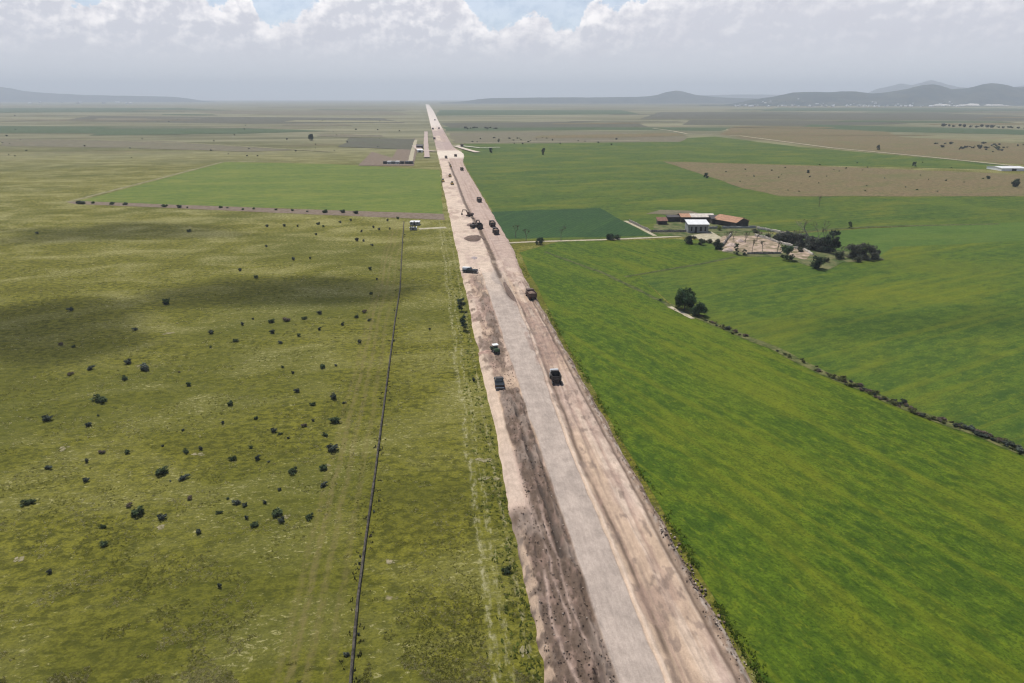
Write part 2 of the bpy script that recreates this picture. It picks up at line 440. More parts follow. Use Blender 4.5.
# left crop field with its ploughed margins
sheet('green_field', [(80, 201), (225, 162), (330, 164), (440, 170), (443, 214), (300, 209), (180, 205)], M['crop_left'], 0.06, amp=1.0)
sheet('field_margin', [(66, 202), (80, 201.3), (180, 205), (300, 209.3), (444, 214), (445, 220), (300, 214), (180, 208.5), (75, 204)], M['margin'], 0.09)
strip('dirt_path', [(68, 202), (150, 181), (223, 162), (300, 161)], 3.2, M['faint_path'], 0.10)
strip('dirt_path', [(446, 227.5), (419, 229)], 4.0, M['pale_path'], 0.06)
# distant fields in strips across the plain
far = [('green', [(445, 131), (600, 130), (720, 131), (730, 127.5), (443, 127)], 'far_green'),
       ('tan', [(455, 143), (520, 143), (680, 142), (690, 136), (600, 132), (450, 133)], 'tan_field'),
       ('tan', [(450, 128), (440, 123), (560, 122), (640, 124), (650, 127)], 'grey_field'),
       ('grey', [(682, 125), (690, 120), (880, 121), (910, 124), (820, 126)], 'grey_field'),
       ('tan', [(720, 135), (730, 128), (880, 129), (900, 137), (1030, 144), (1040, 166), (930, 157), (820, 147)], 'brown_field'),
       ('green', [(800, 127.5), (810, 124.5), (1030, 130), (1040, 135), (890, 132)], 'far_green'),
       ('green', [(435, 116), (440, 110), (620, 110), (640, 114)], 'far_green'),
       ('grey', [(640, 119), (660, 112), (900, 112), (1030, 116), (1035, 121), (860, 120)], 'grey_field'),
       ('green', [(760, 111), (780, 107.5), (1030, 108.5), (1040, 112)], 'far_green'),
       ('tan', [(990, 115), (1000, 111.5), (1045, 112), (1050, 115)], 'tan_field'),
       ('tan', [(0, 146), (0, 139), (160, 141), (300, 150), (250, 152), (120, 148)], 'tan_field'),
       ('green', [(-20, 133), (-20, 126), (200, 127), (330, 131), (240, 134)], 'far_green'),
       ('grey', [(60, 121), (90, 116), (380, 118), (405, 123), (250, 124)], 'grey_field'),
       ('tan', [(200, 113), (220, 110.5), (390, 111), (410, 115), (300, 115.5)], 'tan_field'),
       ('green', [(-20, 113), (0, 108), (180, 108), (240, 111)], 'far_green'),
       ('tan', [(340, 147), (350, 138), (415, 139), (414, 150)], 'grey_field')]
names = {'green': 'green_field', 'tan': 'dry_field', 'grey': 'fallow_field'}
for i, (k, poly, mt) in enumerate(far):
    sheet(names[k], poly, M[mt], 0.08 + 0.02 * i, step=18, amp=6)
for k, py in enumerate(sorted((104.5 + 44 * random.random() ** 1.7 for _ in range(46)), reverse=True)):
    side = random.random()
    x0 = random.uniform(-40, 330) if side < .5 else random.uniform(470, 1000)
    if side >= .5 and py > 140: continue
    L = random.uniform(50, 300); th_ = (py - 99) * random.uniform(.02, .08); x1 = min(x0 + L, 408) if side < .5 else x0 + L
    if x1 - x0 < 30: continue
    sl = random.uniform(-.012, .012) * (py - 98) / 20
    nm, mt = random.choice((('green_field', 'far_green'), ('dry_field', 'tan_field'), ('dry_field', 'tan_field'), ('dry_field', 'faint_path'), ('stubble_field', 'brown_field')) if side < .5 else (('green_field', 'far_green'), ('dry_field', 'tan_field'), ('fallow_field', 'grey_field'), ('stubble_field', 'brown_field')))
    sheet(nm, [(x0, py), (x0 + L * .05, py - th_), (x1 - L * .08, py - th_ + sl * L), (x1, py + sl * L), ((x0 + x1) / 2, py + th_ * .3 + sl * L / 2)], M[mt], 0.42 + .009 * k, step=14, amp=5)
strip('dirt_path', [(437, 115.8), (512, 115.8), (590, 116.5)], 16, M['pale_path'], 0.9, step=20)
strip('dirt_path', [(462, 143.5), (530, 141.8), (640, 141)], 5, M['pale_path'], 0.5, step=10)
strip('dirt_path', [(653, 128.5), (672, 131), (687, 134), (740, 136), (830, 148), (930, 157.5), (1012, 166)], 5.5, M['pale_path'], 0.5, step=10)
strip('dirt_path', [(540, 121.5), (600, 121)], 22, M['pale_path'], 0.9, step=20)
strip('dirt_path', [(0, 141), (90, 140), (200, 144), (330, 152)], 7, M['faint_path'], 0.5, step=20)
# farm track and field banks
strip('farm_track', [(504, 243.5), (530, 242), (600, 240), (660, 237.5), (694, 236), (716, 239)], 2.6, M['pale_path'], 0.14)
strip('farm_track', [(625, 221), (640, 228), (655, 236)], 2.2, M['pale_path'], 0.14)
strip('field_bank', [(545, 252), (600, 272), (640, 291), (668, 305)], 1.6, M['ditch'], 0.13, jit=0.8, step=2)
strip('field_bank', [(668, 305), (726, 329), (771, 347.5), (820, 372), (865, 390.6), (921, 415), (970, 431), (1015, 449.5), (1060, 466)], 2.6, M['bank'], 0.13, jit=0.6, step=2)
strip('field_bank', [(625, 277), (665, 270), (702, 264), (735, 257)], 1.5, M['ditch'], 0.13, jit=0.6)
strip('dirt_path', [(669, 307), (680, 312), (693, 319)], 1.6, M['pale_path'], 0.17, jit=0.6, step=1)
strip('field_bank', [(786, 233), (835, 229), (870, 227), (1000, 224)], 3.0, M['ditch'], 0.13, jit=0.5)
sheet('farm_yard', [(713, 240), (724, 236), (757, 236), (779, 243), (783, 253), (747, 254), (724, 249)], M['yard'], 0.16, step=3, amp=0.5)
sheet('farm_yard', [(786, 247), (800, 248), (812, 254), (806, 260), (790, 257)], M['yard'], 0.16, step=3, amp=0.5)
sheet('farm_yard', [(688, 236), (712, 232), (722, 238), (712, 243)], M['pale_path'], 0.17, step=3, amp=0.5)
sheet('rough_ground', [(708, 241), (722, 234), (757, 231), (790, 238), (830, 250), (878, 254), (884, 260), (845, 263), (828, 270), (806, 266), (782, 257), (745, 257), (718, 251)], M['rank'], 0.145, step=3, amp=1.2)
sheet('rough_ground', [(655, 224), (690, 221), (760, 226), (757, 231), (722, 234), (690, 238), (652, 233)], M['rank'], 0.147, step=3, amp=.8)
sheet('bare_ground', [(645, 214), (660, 210), (690, 211), (700, 214), (670, 215)], M['tan_field'], 0.17, step=4, amp=1.0)
# construction compound left of the far road
sheet('compound_ground', [(358, 166), (372, 152), (392, 158), (400, 145), (415, 138), (418, 146), (414, 166)], M['margin'], 0.35, step=6, amp=1)
strip('dirt_path', [(410, 163), (413, 150), (416, 140)], 4.5, M['pale_path'], 0.4)

# ------------------------------------------------------------------ the road works
ys = [40.0]
while ys[-1] < 7200: ys.append(ys[-1] * 1.0042)
ys = np.array(ys); NC = 190
tt = np.linspace(0, 1, NC)
Lx = 10.9 + 1.0 * (fbm(ys / 9, ys * 0, 3) - .5) + sstep(95, 78, ys) * (0.3 + 1.1 * (fbm(ys / 5, ys * 0, 6) - .3)) * -1 + sstep(500, 620, ys) * 1.8
Rx = 33.0 + 0.9 * (fbm(ys / 7, ys * 0, 13) - .5) + sstep(230, 300, ys) * 2.0 + np.exp(-((ys - 800) / 75) ** 2) * 7 + sstep(1200, 4000, ys) * 9
X = Lx[:, None] + (Rx - Lx)[:, None] * tt[None, :]
Y = np.repeat(ys[:, None], NC, 1)
wx = X + 0.55 * (fbm(X / 3, Y / 11, 21) - .5) + 0.35 * (fbm(X / 1.2, Y / 4, 22) - .5)
PALE = np.array((0.43, 0.315, 0.225)); CREAM = np.array((0.52, 0.415, 0.325)); GRAV = np.array((0.345, 0.285, 0.24))
DARK = np.array((0.118, 0.083, 0.061)); RED = np.array((0.27, 0.185, 0.145)); PINK = np.array((0.38, 0.285, 0.235))
C = np.ones(X.shape + (3,)) * PALE; Z = np.full(X.shape, 0.5)
def blend(mask, col, k=1.0):
    global C
    mm = (np.clip(mask, 0, 1) * k)[..., None]; C = C * (1 - mm) + np.asarray(col) * mm
def band(a, b, s=0.25, xx=None):
    xx = wx if xx is None else xx
    return sstep(a - s, a + s, xx) * (1 - sstep(b - s, b + s, xx))
def yr(a, b, s=6.0):
    return sstep(a - s, a + s, Y) * (1 - sstep(b - s, b + s, Y))
n1 = fbm(X / 2.2, Y / 7, 31); n2 = fbm(X / 0.7, Y / 1.6, 33); n3 = fbm(X / 6, Y / 25, 35); nl = fbm(X / 0.45, Y / 30, 37)
blend(sstep(0.45, 0.7, n3), PINK, 0.8)
blend(sstep(0.5, 0.75, nl), RED, 0.28)
nearp = yr(0, 245, 6)
# loose dark spoil left of the gravel lane
sx = wx + 1.5 * (fbm(X / 7, Y / 9, 81) - .5) + .7 * (fbm(X / 2, Y / 3, 83) - .5)
spoil = band(10.0, 18.2, .3) * yr(0, 89, 2.0) + band(13.4, 18.1, .35, sx) * yr(89, 135, 2) + band(14.6, 17.6, .5, sx) * yr(135, 236, 8) * sstep(.3, .55, n1)
blend(spoil, DARK); blend(spoil * sstep(0.48, 0.72, n2), RED, 0.55); blend(spoil * sstep(.5, .7, n1), (0.23, .18, .145), 0.7)
Z += np.clip(spoil, 0, 1) * (0.55 * (n2 - .35) + 0.9 * (n1 - .42) + .5 * (fbm(X / .45, Y / .6, 101) - .5))
for xc, wd in ((13.0, .22), (13.95, .2), (15.3, .2)):
    wob = xc + 2.2 * (fbm(Y / 11, Y * 0 + xc, 41) - .5) + 0.8 * sstep(75, 62, Y) * (1 if xc > 13.5 else .4)
    tr = np.exp(-((X - wob) / wd) ** 2) * yr(0, 92, 4)
    blend(tr * sstep(.3, .6, fbm(X * 0 + xc, Y / 6, 45)), PINK, 0.7); Z -= tr * 0.12
ditch = np.exp(-((wx - (16.4 - 0.008 * (Y - 60))) / .3) ** 2) * yr(0, 128, 5) * sstep(.25, .5, fbm(X * 0, Y / 9, 43))
blend(ditch, (0.05, .04, .034), 0.85); Z -= ditch * 0.55
Z += np.exp(-((wx - 17.1) / .35) ** 2) * yr(0, 128, 5) * 0.5
# strip of beaten pale earth on the outer left
blend(band(10.3, 13.1, .25) * yr(91, 232, 2), CREAM, 0.55)
blend(band(13.1, 15.0, .5) * yr(135, 232, 5) * sstep(.42, .6, n2), RED, 0.6)
pad_dark = yr(150, 168, 3) * band(10.5, 14.2, .3)
blend(pad_dark * sstep(.3, .5, n1), (0.16, .115, .09), 0.85)
# churned middle stretch
ch = yr(145, 330, 10) * (band(10, 33, 1))
blend(ch * sstep(.50, .62, fbm(X / 2.4, Y / 5, 111)), RED, .75); blend(ch * sstep(.58, .68, fbm(X / 1.5, Y / 3.2, 113)), DARK * 1.15, .75)
Z += ch * .35 * (fbm(X / 1.2, Y / 2.2, 115) - .5)
blend(band(10, 11.7, .3, sx) * yr(0, 82, 4) * sstep(.35, .55, n2), PALE, .75)
# gravel lane
ge = 23.3 + 2.2 * sstep(100, 185, Y)
gv = sstep(18.0, 18.3, wx) * (1 - sstep(-.2, .2, wx - ge)) * yr(0, 246, 3)
blend(gv, GRAV); blend(gv * sstep(.45, .75, fbm(X / .9, Y / 20, 51)), (0.42, .345, .29), 0.4); blend(gv * sstep(.55, .8, n1), (0.32, .262, .22), 0.35)
Z += gv * 0.32 + gv * (n2 - .5) * .04
# berm and ruts right of the lane
bm = np.exp(-((wx - (ge + .55)) / .4) ** 2) * nearp; blend(bm, CREAM, 0.7); Z += bm * .3
for o_, wd, k, cc in ((1.5, .38, .95, DARK), (2.2, .22, .5, RED), (3.3, .3, .6, (0.2, .145, .115)), (4.3, .18, .4, RED), (5.6, .25, .4, RED)):
    q = fbm(X * 0 + o_ * 3, Y / 30, 55, 3)
    r_ = np.exp(-((wx - (ge + o_ + (.6 + .35 * o_) * (q - .5))) / wd) ** 2) * yr(0, 205, 8) * sstep(.25, .6, fbm(X * .3 + o_ * 5, Y / 14, 57) + .1)
    blend(r_, cc, k); Z -= r_ * .16
blend(band(27.5, 31.2, .5) * yr(0, 215, 6) * sstep(.40, .62, fbm(X / 1.0, Y / 26, 59)), CREAM, 0.6)
blend(band(26.2, 31.2, .6) * yr(150, 200, 8) * sstep(.40, .55, n1), RED, 0.65)
blend(band(24, 31.5, .5) * yr(0, 220, 6) * sstep(.53, .66, fbm(X / 2.6, Y / 6, 91)), RED, .55)
blend(band(24, 31.5, .5) * yr(0, 220, 6) * sstep(.62, .7, fbm(X / 1.3, Y / 2.6, 93)), (0.17, .125, .10), .6)
rr = np.exp(-((wx - 31.2) / .3) ** 2) * yr(0, 225, 8); blend(rr, DARK, 0.9); Z -= rr * .2
rb = band(31.6, 33.6, .3) * yr(0, 225, 8)
blend(rb, (0.245, .175, .125)); blend(rb * sstep(.5, .65, n2), DARK, 0.7); blend(rb * sstep(.5, .7, fbm(X / .5, Y / 1.1, 61)), (0.48, .42, .36), 0.5)
rough = 0.45 + 1.0 * np.exp(-((Y - 72) / 9) ** 2)
Z += rb * rough * (0.25 + 0.9 * (n2 - .4)); blend(rb * np.exp(-((Y - 72) / 8) ** 2) * sstep(.35, .6, n2), (0.11, .085, .07), 0.7)
blend(np.exp(-((wx - 32.9) / .5) ** 2) * yr(0, 66, 4) * sstep(.4, .6, n2), (0.47, .39, .31), .7)
# beyond the lane: wide pale formation, trench, pink haul road
fm = yr(240, 9000, 4)
blend(fm * band(9, 23.3, .3), CREAM, 0.85); blend(fm * band(9, 23.3) * sstep(.52, .68, fbm(X / 4, Y / 9, 63)), PINK, 0.7)
blend(fm * band(9, 23.3) * sstep(.6, .7, fbm(X / 7, Y / 14, 65)), RED, 0.45)
trx = 24.6 + 1.2 * (fbm(X * 0, Y / 60, 67) - .5) - 2.2 * sstep(300, 420, Y)
tre = np.exp(-((wx - trx) / 1.05) ** 2) * yr(205, 700, 9); blend(tre, DARK * .8, 0.97); Z -= tre * 0.9
Z += np.exp(-((wx - trx + 1.6) / .7) ** 2) * yr(235, 700, 9) * .5
blend(fm * sstep(-.3, .3, wx - trx - .9), PINK, 0.85); blend(fm * sstep(-.3, .3, wx - trx - .9) * sstep(.5, .7, fbm(X / .9, Y / 40, 69)), RED, 0.5)
blend(yr(215, 262, 12) * band(16, 31, 2) * sstep(.35, .55, n1), CREAM, 0.5)
blend(yr(830, 1500, 60) * sstep(.4, .6, fbm(X / 20, Y / 160, 71)), (0.33, .25, .22), 0.8)
blend(yr(740, 850, 15), (0.60, .52, .42), 0.85)
blend(yr(1500, 9000, 200), (0.60, .53, .46), 0.8)
C *= (0.9 + 0.2 * n1)[..., None]
eb = np.minimum(tt, 1 - tt)[None, :] * (Rx - Lx)[:, None]
Z = np.maximum(Z, .06) * sstep(-.1, 1.1, eb) + .02
Z = np.where(Y > 400, Z * 1.0 + sstep(400, 1500, Y) * 0.9, Z)
Z[:, 0] = Z[:, -1] = -0.02
ii = np.arange(X.size).reshape(X.shape)
qf = np.stack([ii[:-1, :-1], ii[:-1, 1:], ii[1:, 1:], ii[1:, :-1]], -1).reshape(-1, 4)
tag(raw('dirt_road', np.stack([X, Y, Z], -1).reshape(-1, 3), qf, M['soil'], smooth=True, tint=C.reshape(-1, 3)), kind='structure')

def road_z(x, y):
    j = np.searchsorted(ys, y); j = min(max(j, 1), len(ys) - 1)
    t = (x - Lx[j]) / (Rx[j] - Lx[j]); i = int(np.clip(t * (NC - 1), 0, NC - 1))
    return float(Z[j, i]) if 0 <= t <= 1 else 0.03

# second far carriageway and side roads of the works
def soil_strip(name, pts, w, z, col):
    o = strip(name, pts, w, M['soil'], z, step=12)
    n = len(o.data.vertices); at = o.data.attributes.new('tint', 'FLOAT_COLOR', 'POINT')
    c = np.ones((n, 4), np.float32); c[:, :3] = col; at.data.foreach_set('color', c.ravel()); return o
soil_strip('dirt_road', [(427, 158), (426, 146), (426, 132)], 6, 1.0, (0.38, .30, .26))
soil_strip('dirt_road', [(436, 152), (420, 151), (415, 146)], 9, 1.05, (0.42, .34, .28))
soil_strip('dirt_road', [(455, 146.5), (470, 151), (478, 153)], 7, 1.0, (0.5, .42, .34))
soil_strip('dirt_road', [(457, 146), (480, 148.5), (500, 148)], 4, 1.1, (0.6, .55, .48))

# ------------------------------------------------------------------ loose stones and grass
def scatter_lumps(name, pts, sizes, cols, mat):
    base = np.array([(0, 0, 1), (.9, 0, .2), (.2, .85, .25), (-.8, .4, .15), (-.5, -.8, .2), (.4, -.8, .15), (0, 0, -.6)])
    fb = np.array([(0, 1, 2), (0, 2, 3), (0, 3, 4), (0, 4, 5), (0, 5, 1), (6, 2, 1), (6, 3, 2), (6, 4, 3), (6, 5, 4), (6, 1, 5)])
    n = len(pts); a = RNG.uniform(0, 6.28, n)
    v = base[None] * RNG.uniform(.6, 1.3, (n, 7, 3)) * sizes[:, None, None]
    x = v[..., 0] * np.cos(a)[:, None] - v[..., 1] * np.sin(a)[:, None]; y = v[..., 0] * np.sin(a)[:, None] + v[..., 1] * np.cos(a)[:, None]
    v = np.stack([x, y, v[..., 2]], -1) + pts[:, None, :]
    f = fb[None] + (np.arange(n) * 7)[:, None, None]
    return raw(name, v.reshape(-1, 3), f.reshape(-1, 3), mat, tint=np.repeat(cols, 7, 0))

cp = []; cs = []; cc = []
for _ in range(4200):
    y = 50 * (5.0 ** random.random()); u = random.random()
    if u < .26: x = random.uniform(31.5, 33.6)
    elif u < .88: x = random.uniform(11, 18) if y < 90 else random.uniform(13.5, 18)
    else: continue
    big = .26 if (x > 31.5 and 62 < y < 82) else .13
    s = big * random.random() ** 2 + .04
    cp.append((x, y, road_z(x, y) + s * .3)); cs.append(s)
    k = random.uniform(.6, 1.4); cc.append(np.array((0.19, .135, .098)) * k if random.random() < .85 else np.array((.38, .31, .25)) * k)
tag(scatter_lumps('earth_clods', np.array(cp), np.array(cs), np.array(cc), M['soil']), kind='stuff')

def tufts(name, P, hgt, wid, cols, blades=5):
    n = len(P)
    a = RNG.uniform(0, 6.28, (n, blades)); r = RNG.uniform(.1, .6, (n, blades)) * wid[:, None]
    bx = P[:, 0:1] + np.cos(a) * r; by = P[:, 1:2] + np.sin(a) * r
    h = hgt[:, None] * RNG.uniform(.6, 1.1, (n, blades)); w = wid[:, None] * RNG.uniform(.25, .5, (n, blades))
    b = RNG.uniform(0, 6.28, (n, blades)); lean = RNG.uniform(.1, .8, (n, blades)) * h
    z = P[:, 2:3] + np.zeros_like(a)
    v = np.stack([np.stack([bx - np.cos(b) * w, by - np.sin(b) * w, z - .02], -1), np.stack([bx + np.cos(b) * w, by + np.sin(b) * w, z - .02], -1),
                  np.stack([bx + np.cos(a) * lean, by + np.sin(a) * lean, z + h], -1)], 2)
    m = n * blades
    return raw(name, v.reshape(-1, 3), np.arange(m * 3).reshape(m, 3), M['blade'], tint=np.repeat(cols, blades * 3, 0))

def pasture_tufts(n):
    px = RNG.uniform(-25, 560, n * 2); py = 683 - 420 * RNG.random(n * 2) ** 1.5
    P = np.array([G(a, b) for a, b in zip(px, py)])
    dens = fbm(P[:, 0] / 9, P[:, 1] / 9, 71) * .6 + fbm(P[:, 0] / 2.2, P[:, 1] / 2.2, 73) * .5
    keep = (P[:, 0] < 10.3) & (np.abs(P[:, 0] + 10.8) > .7) & (dens > .58) & (np.abs(P[:, 0] - 6) > 1.3)
    P = P[keep][:n]; k = len(P)
    ty = fbm(P[:, 0] / 5, P[:, 1] / 5, 77) + RNG.normal(0, .14, k)
    A, B, D = np.array((.20, .20, .05)), np.array((.28, .265, .09)), np.array((.42, .385, .19))
    c = np.where((ty > .60)[:, None], D, np.where((ty > .47)[:, None], B, A)) * RNG.uniform(.7, 1.2, (k, 1))
    s = np.clip(P[:, 1] / 110, .8, 2.2)
    return tufts('pasture_grass', np.c_[P, np.zeros(k)], RNG.uniform(.06, .2, k) * s ** .5, RNG.uniform(.16, .34, k) * s ** .6, c)
tag(pasture_tufts(26000), kind='stuff')

def verge_weeds(n):
    """rank weeds along both edges of the works and the foot of the dry wall"""
    out = []; col = []
    for _ in range(n):
        y = 50 * (6.5 ** random.random()); u = random.random()
        if u < .45: x = 10.4 - abs(random.gauss(0, 2.4)); k = np.array((.17, .20, .045))
        elif u < .93: x = 33.6 + abs(random.gauss(0, .7)); k = np.array((.12, .17, .025))
        else: x = -10.8 + random.choice((-1, 1)) * (0.45 + abs(random.gauss(0, .35))); k = np.array((.09, .09, .035))
        if float(vnoise(x / 3, y / 7, 5)) < .42: continue
        out.append((x, y, 0)); col.append(k * random.uniform(.6, 1.35))
    P = np.array(out); m = len(P)
    return tufts('weeds', P, RNG.uniform(.12, .5, m), RNG.uniform(.2, .5, m), np.array(col))
tag(verge_weeds(2300), kind='stuff')

# ------------------------------------------------------------------ shrubs and trees
def leaf_cloud(clumps, per, leaf, base, var=.45, seed=0, fill=.85):
    """small leaf faces spread through a set of clumps (cx, cy, cz, rx, ry, rz)"""
    rg = np.random.default_rng(seed); vs = []; cs = []
    for (cx, cy, cz, rx, ry, rz) in clumps:
        tone = rg.uniform(1 - var, 1 + var)
        d = rg.normal(size=(per, 3)); d /= np.linalg.norm(d, axis=1)[:, None]
        rad = rg.random(per) ** (1 - fill * .8) * rg.uniform(.75, 1.18, per)
        c = np.array((cx, cy, cz)) + d * rad[:, None] * np.array((rx, ry, rz))
        c[:, 2] = np.maximum(c[:, 2], .03)
        u = rg.normal(size=(per, 3)); u /= np.linalg.norm(u, axis=1)[:, None]
        w = np.cross(u, d + rg.normal(0, .4, (per, 3))); w /= np.linalg.norm(w, axis=1)[:, None] + 1e-9
        s = leaf * rg.uniform(.6, 1.4, per)[:, None]
        vs.append(np.stack([c - u * s, c + w * s * .55, c + u * s, c - w * s * .55], 1))
        cs.append(np.array(base)[None] * tone * rg.uniform(.65, 1.4, (per, 1)) * (1 + rg.normal(0, .06, (per, 3))))
    v = np.concatenate(vs); n = len(v)
    return v.reshape(-1, 3), np.arange(n * 4).reshape(n, 4), np.repeat(np.concatenate(cs), 4, 0)

def shrub_mesh(i, base, spread=1.0, tall=.8, per=60, nc=8, leaf=.08):
    """unit bush about 1 m across; mesh only"""
    rg = np.random.default_rng(100 + i); cl = []
    for k in range(nc):
        a = rg.uniform(0, 6.28); r = rg.uniform(.05, .38) * spread; s = rg.uniform(.15, .27)
        cl.append((math.cos(a) * r, math.sin(a) * r, rg.uniform(.12, tall * .72), s, s, s * rg.uniform(.8, 1.2)))
    v, f, c = leaf_cloud(cl, per, leaf, base, .4, 300 + i)
    st = MB()
    for k in range(4):
        a = rg.uniform(0, 6.28); st.tube((0, 0, 0), (math.cos(a) * .22, math.sin(a) * .22, tall * .5), .03, .012, 5)
    sv = np.array(st.v)
    o = raw('shrub', np.concatenate([v, sv]), [tuple(q) for q in f] + [tuple(np.array(q) + len(v)) for q in st.f], M['leaf'],
            tint=np.concatenate([c, np.tile((.07, .058, .045), (len(sv), 1))]))
    me = o.data; bpy.data.objects.remove(o); return me

BLUE = (0.088, 0.104, 0.080); GREEN = (0.080, 0.108, 0.052); BROWN = (0.140, 0.112, 0.085); OLIVE = (0.135, 0.145, 0.060)
SHR = [shrub_mesh(i, (BLUE, BLUE, GREEN, BLUE, GREEN, BROWN, OLIVE)[i], nc=(9, 11, 10, 8, 12, 8, 9)[i]) for i in range(7)]

def put_shrub(px, py, wpx, var, label, group, cat='shrub', sz=1.0, name='shrub', wide=1.0):
    x, y = G(px, py); w = wpx / ppm(py)
    o = bpy.data.objects.new(name, SHR[var]); COL.objects.link(o)
    o.location = (x, y, 0); o.rotation_euler = (0, 0, random.uniform(0, 6.28))
    o.scale = (w * wide, w, w * sz)
    return tag(o, label, cat, group)

# survey of the left pasture: photo position of each bush foot and its width
SV = [(172, 72, 10), (405, 57, 8), (905, 33, 6), (148, 157, 8), (180, 162, 6), (330, 120, 8), (515, 128, 9), (575, 147, 9), (592, 107, 8), (662, 101, 10),
      (700, 95, 14), (665, 127, 9), (742, 93, 8), (779, 120, 8), (730, 135, 7), (685, 152, 7), (780, 80, 8), (890, 77, 9), (835, 108, 8), (870, 90, 7),
      (902, 98, 6), (877, 151, 7), (513, 163, 5), (618, 95, 5), (173, 229, 10), (223, 215, 12), (312, 200, 13), (303, 240, 12), (357, 212, 20), (460, 255, 9),
      (243, 290, 24), (438, 224, 4), (690, 212, 5), (715, 227, 6), (787, 212, 9), (820, 208, 5), (725, 270, 9), (762, 302, 10), (813, 285, 18), (563, 302, 11),
      (115, 338, 16), (217, 353, 11), (240, 330, 4), (545, 348, 7), (625, 337, 7), (742, 354, 9), (668, 368, 10), (685, 375, 6), (703, 385, 6), (816, 342, 18),
      (840, 300, 6), (764, 343, 5), (250, 418, 12), (213, 441, 10), (312, 420, 10), (118, 458, 12), (210, 489, 9), (453, 418, 11), (490, 412, 9), (395, 468, 20),
      (450, 482, 15), (447, 366, 5), (567, 435, 12), (627, 434, 14), (613, 408, 6), (655, 443, 5), (811, 411, 20), (793, 378, 9), (717, 464, 18), (790, 458, 13),
      (791, 499, 14), (682, 511, 6), (71, 541, 19), (465, 531, 11), (556, 533, 5), (578, 541, 14), (597, 549, 8), (536, 567, 8), (646, 543, 9), (338, 566, 24),
      (317, 549, 12), (395, 579, 15), (252, 602, 10), (602, 579, 10), (622, 596, 13), (676, 566, 20), (686, 586, 13), (757, 576, 15), (486, 612, 15), (255, 643, 15),
      (415, 490, 4), (397, 405, 4)]
BIG = {(357, 212, 20): 'wide dark bush beside a pale bare patch, upper left of the pasture',
       (243, 290, 24): 'widest grey-green bush standing alone in the upper left pasture',
       (115, 338, 16): 'dark bush alone near the left border of the pasture',
       (813, 285, 18): 'uppermost of three big dark bushes in a column left of the dry wall',
       (816, 342, 18): 'middle one of three big dark bushes in a column left of the dry wall',
       (811, 411, 20): 'lowest of three big dark bushes in a column left of the dry wall',
       (395, 468, 20): 'long low dark bush left of a tall one in mid pasture',
       (450, 482, 15): 'tall dark bush right of a long low one in mid pasture',
       (717, 464, 18): 'round dark green bush alone in the lower right pasture',
       (71, 541, 19): 'ragged dark bush alone in the lower left corner of the pasture',
       (338, 566, 24): 'largest dark bush of the lower pasture, a smaller one against its back',
       (317, 549, 12): 'smaller bush touching the back of the largest lower pasture bush',
       (395, 579, 15): 'dark bush with a pale bare patch at its foot, lower pasture',
       (676, 566, 20): 'dense green bush with a smaller one at its foot, lower pasture',
       (686, 586, 13): 'smaller bush at the foot of a dense green one, lower pasture',
       (486, 612, 15): 'loose grey-green bush low in the middle of the pasture',
       (255, 643, 15): 'dark bush nearest the bottom of the scattered pasture bushes',
       (757, 576, 15): 'dark spiky bush standing alone lower right, near the wheel tracks',
       (578, 541, 14): 'low bush in a pair lying in the lower middle pasture',
       (790, 458, 13): 'dark bush with a pale bare patch on its right side near the wheel tracks',
       (312, 200, 13): 'round dark bush behind a cluster in the upper left pasture',
       (700, 95, 14): 'broad brownish bush in the row below the cloud shadow'}
for i, s in enumerate(SV):
    px, py = s[0] / 2.44, 280 + s[1] / 2.44 + s[2] * .12
    small = s[2] <= 9
    if s in BIG: lb, gr = BIG[s], 'bushes of the left pasture'
    elif small: lb, gr = 'small dark bush among many dotted over the left pasture', 'small bushes of the left pasture'
    else: lb, gr = 'middle-sized dark bush among many dotted over the left pasture', 'middle-sized bushes of the left pasture'
    var = {243: 2, 700: 5, 676: 4, 717: 2, 357: 0, 115: 1}[s[0]] if s[0] in (243, 700, 676, 717, 357, 115) else (5 if (i % 7 == 3 and s[2] < 13) else i % 5)
    put_shrub(px, py, s[2] / 2.44 * (1.42 if s[2] > 9 else 1.6), var, lb, gr, sz=random.uniform(.7, .95) if s[2] < 14 else random.uniform(.6, .75), wide=random.uniform(1.0, 1.3))
def bare(px, py, w, h):
    x, y = G(px, py); k = ppm(py); rx = w / k / 2; ry = h / k / 2 / .36
    for b in range(7):
        f = random.uniform(.22, .5); ox, oy = random.gauss(0, rx * .45), random.gauss(0, ry * .4); sd = random.uniform(0, 90)
        pts = [(x + ox + math.cos(a) * rx * f * (.45 + 1.1 * float(fbm(math.cos(a) * 3 + sd, math.sin(a) * 3, 7, 2))), y + oy + math.sin(a) * ry * f * (.45 + 1.1 * float(fbm(math.cos(a) * 3 + sd, math.sin(a) * 3, 9, 2)))) for a in [q * 2 * math.pi / 20 for q in range(20)]]
        tag(raw('bare_ground', [(a, c, .03 + .004 * b) for a, c in pts], [tuple(range(20))], M['bare_soil']), kind='structure')
for (cx, cy, w, h) in [(392, 603, 36, 13), (486, 424, 34, 12), (800, 452, 26, 8), (155, 411, 26, 9), (408, 131, 40, 9), (338, 209, 24, 7), (700, 577, 22, 9)]:
    bare(cx / 2.44, 280 + cy / 2.44, w / 2.44 * .8, h / 2.44 * .75)
bare(390, 561, 9, 4); bare(523, 653, 8, 6); bare(20, 559, 10, 4); bare(487, 478, 16, 4); bare(484, 460, 18, 4)
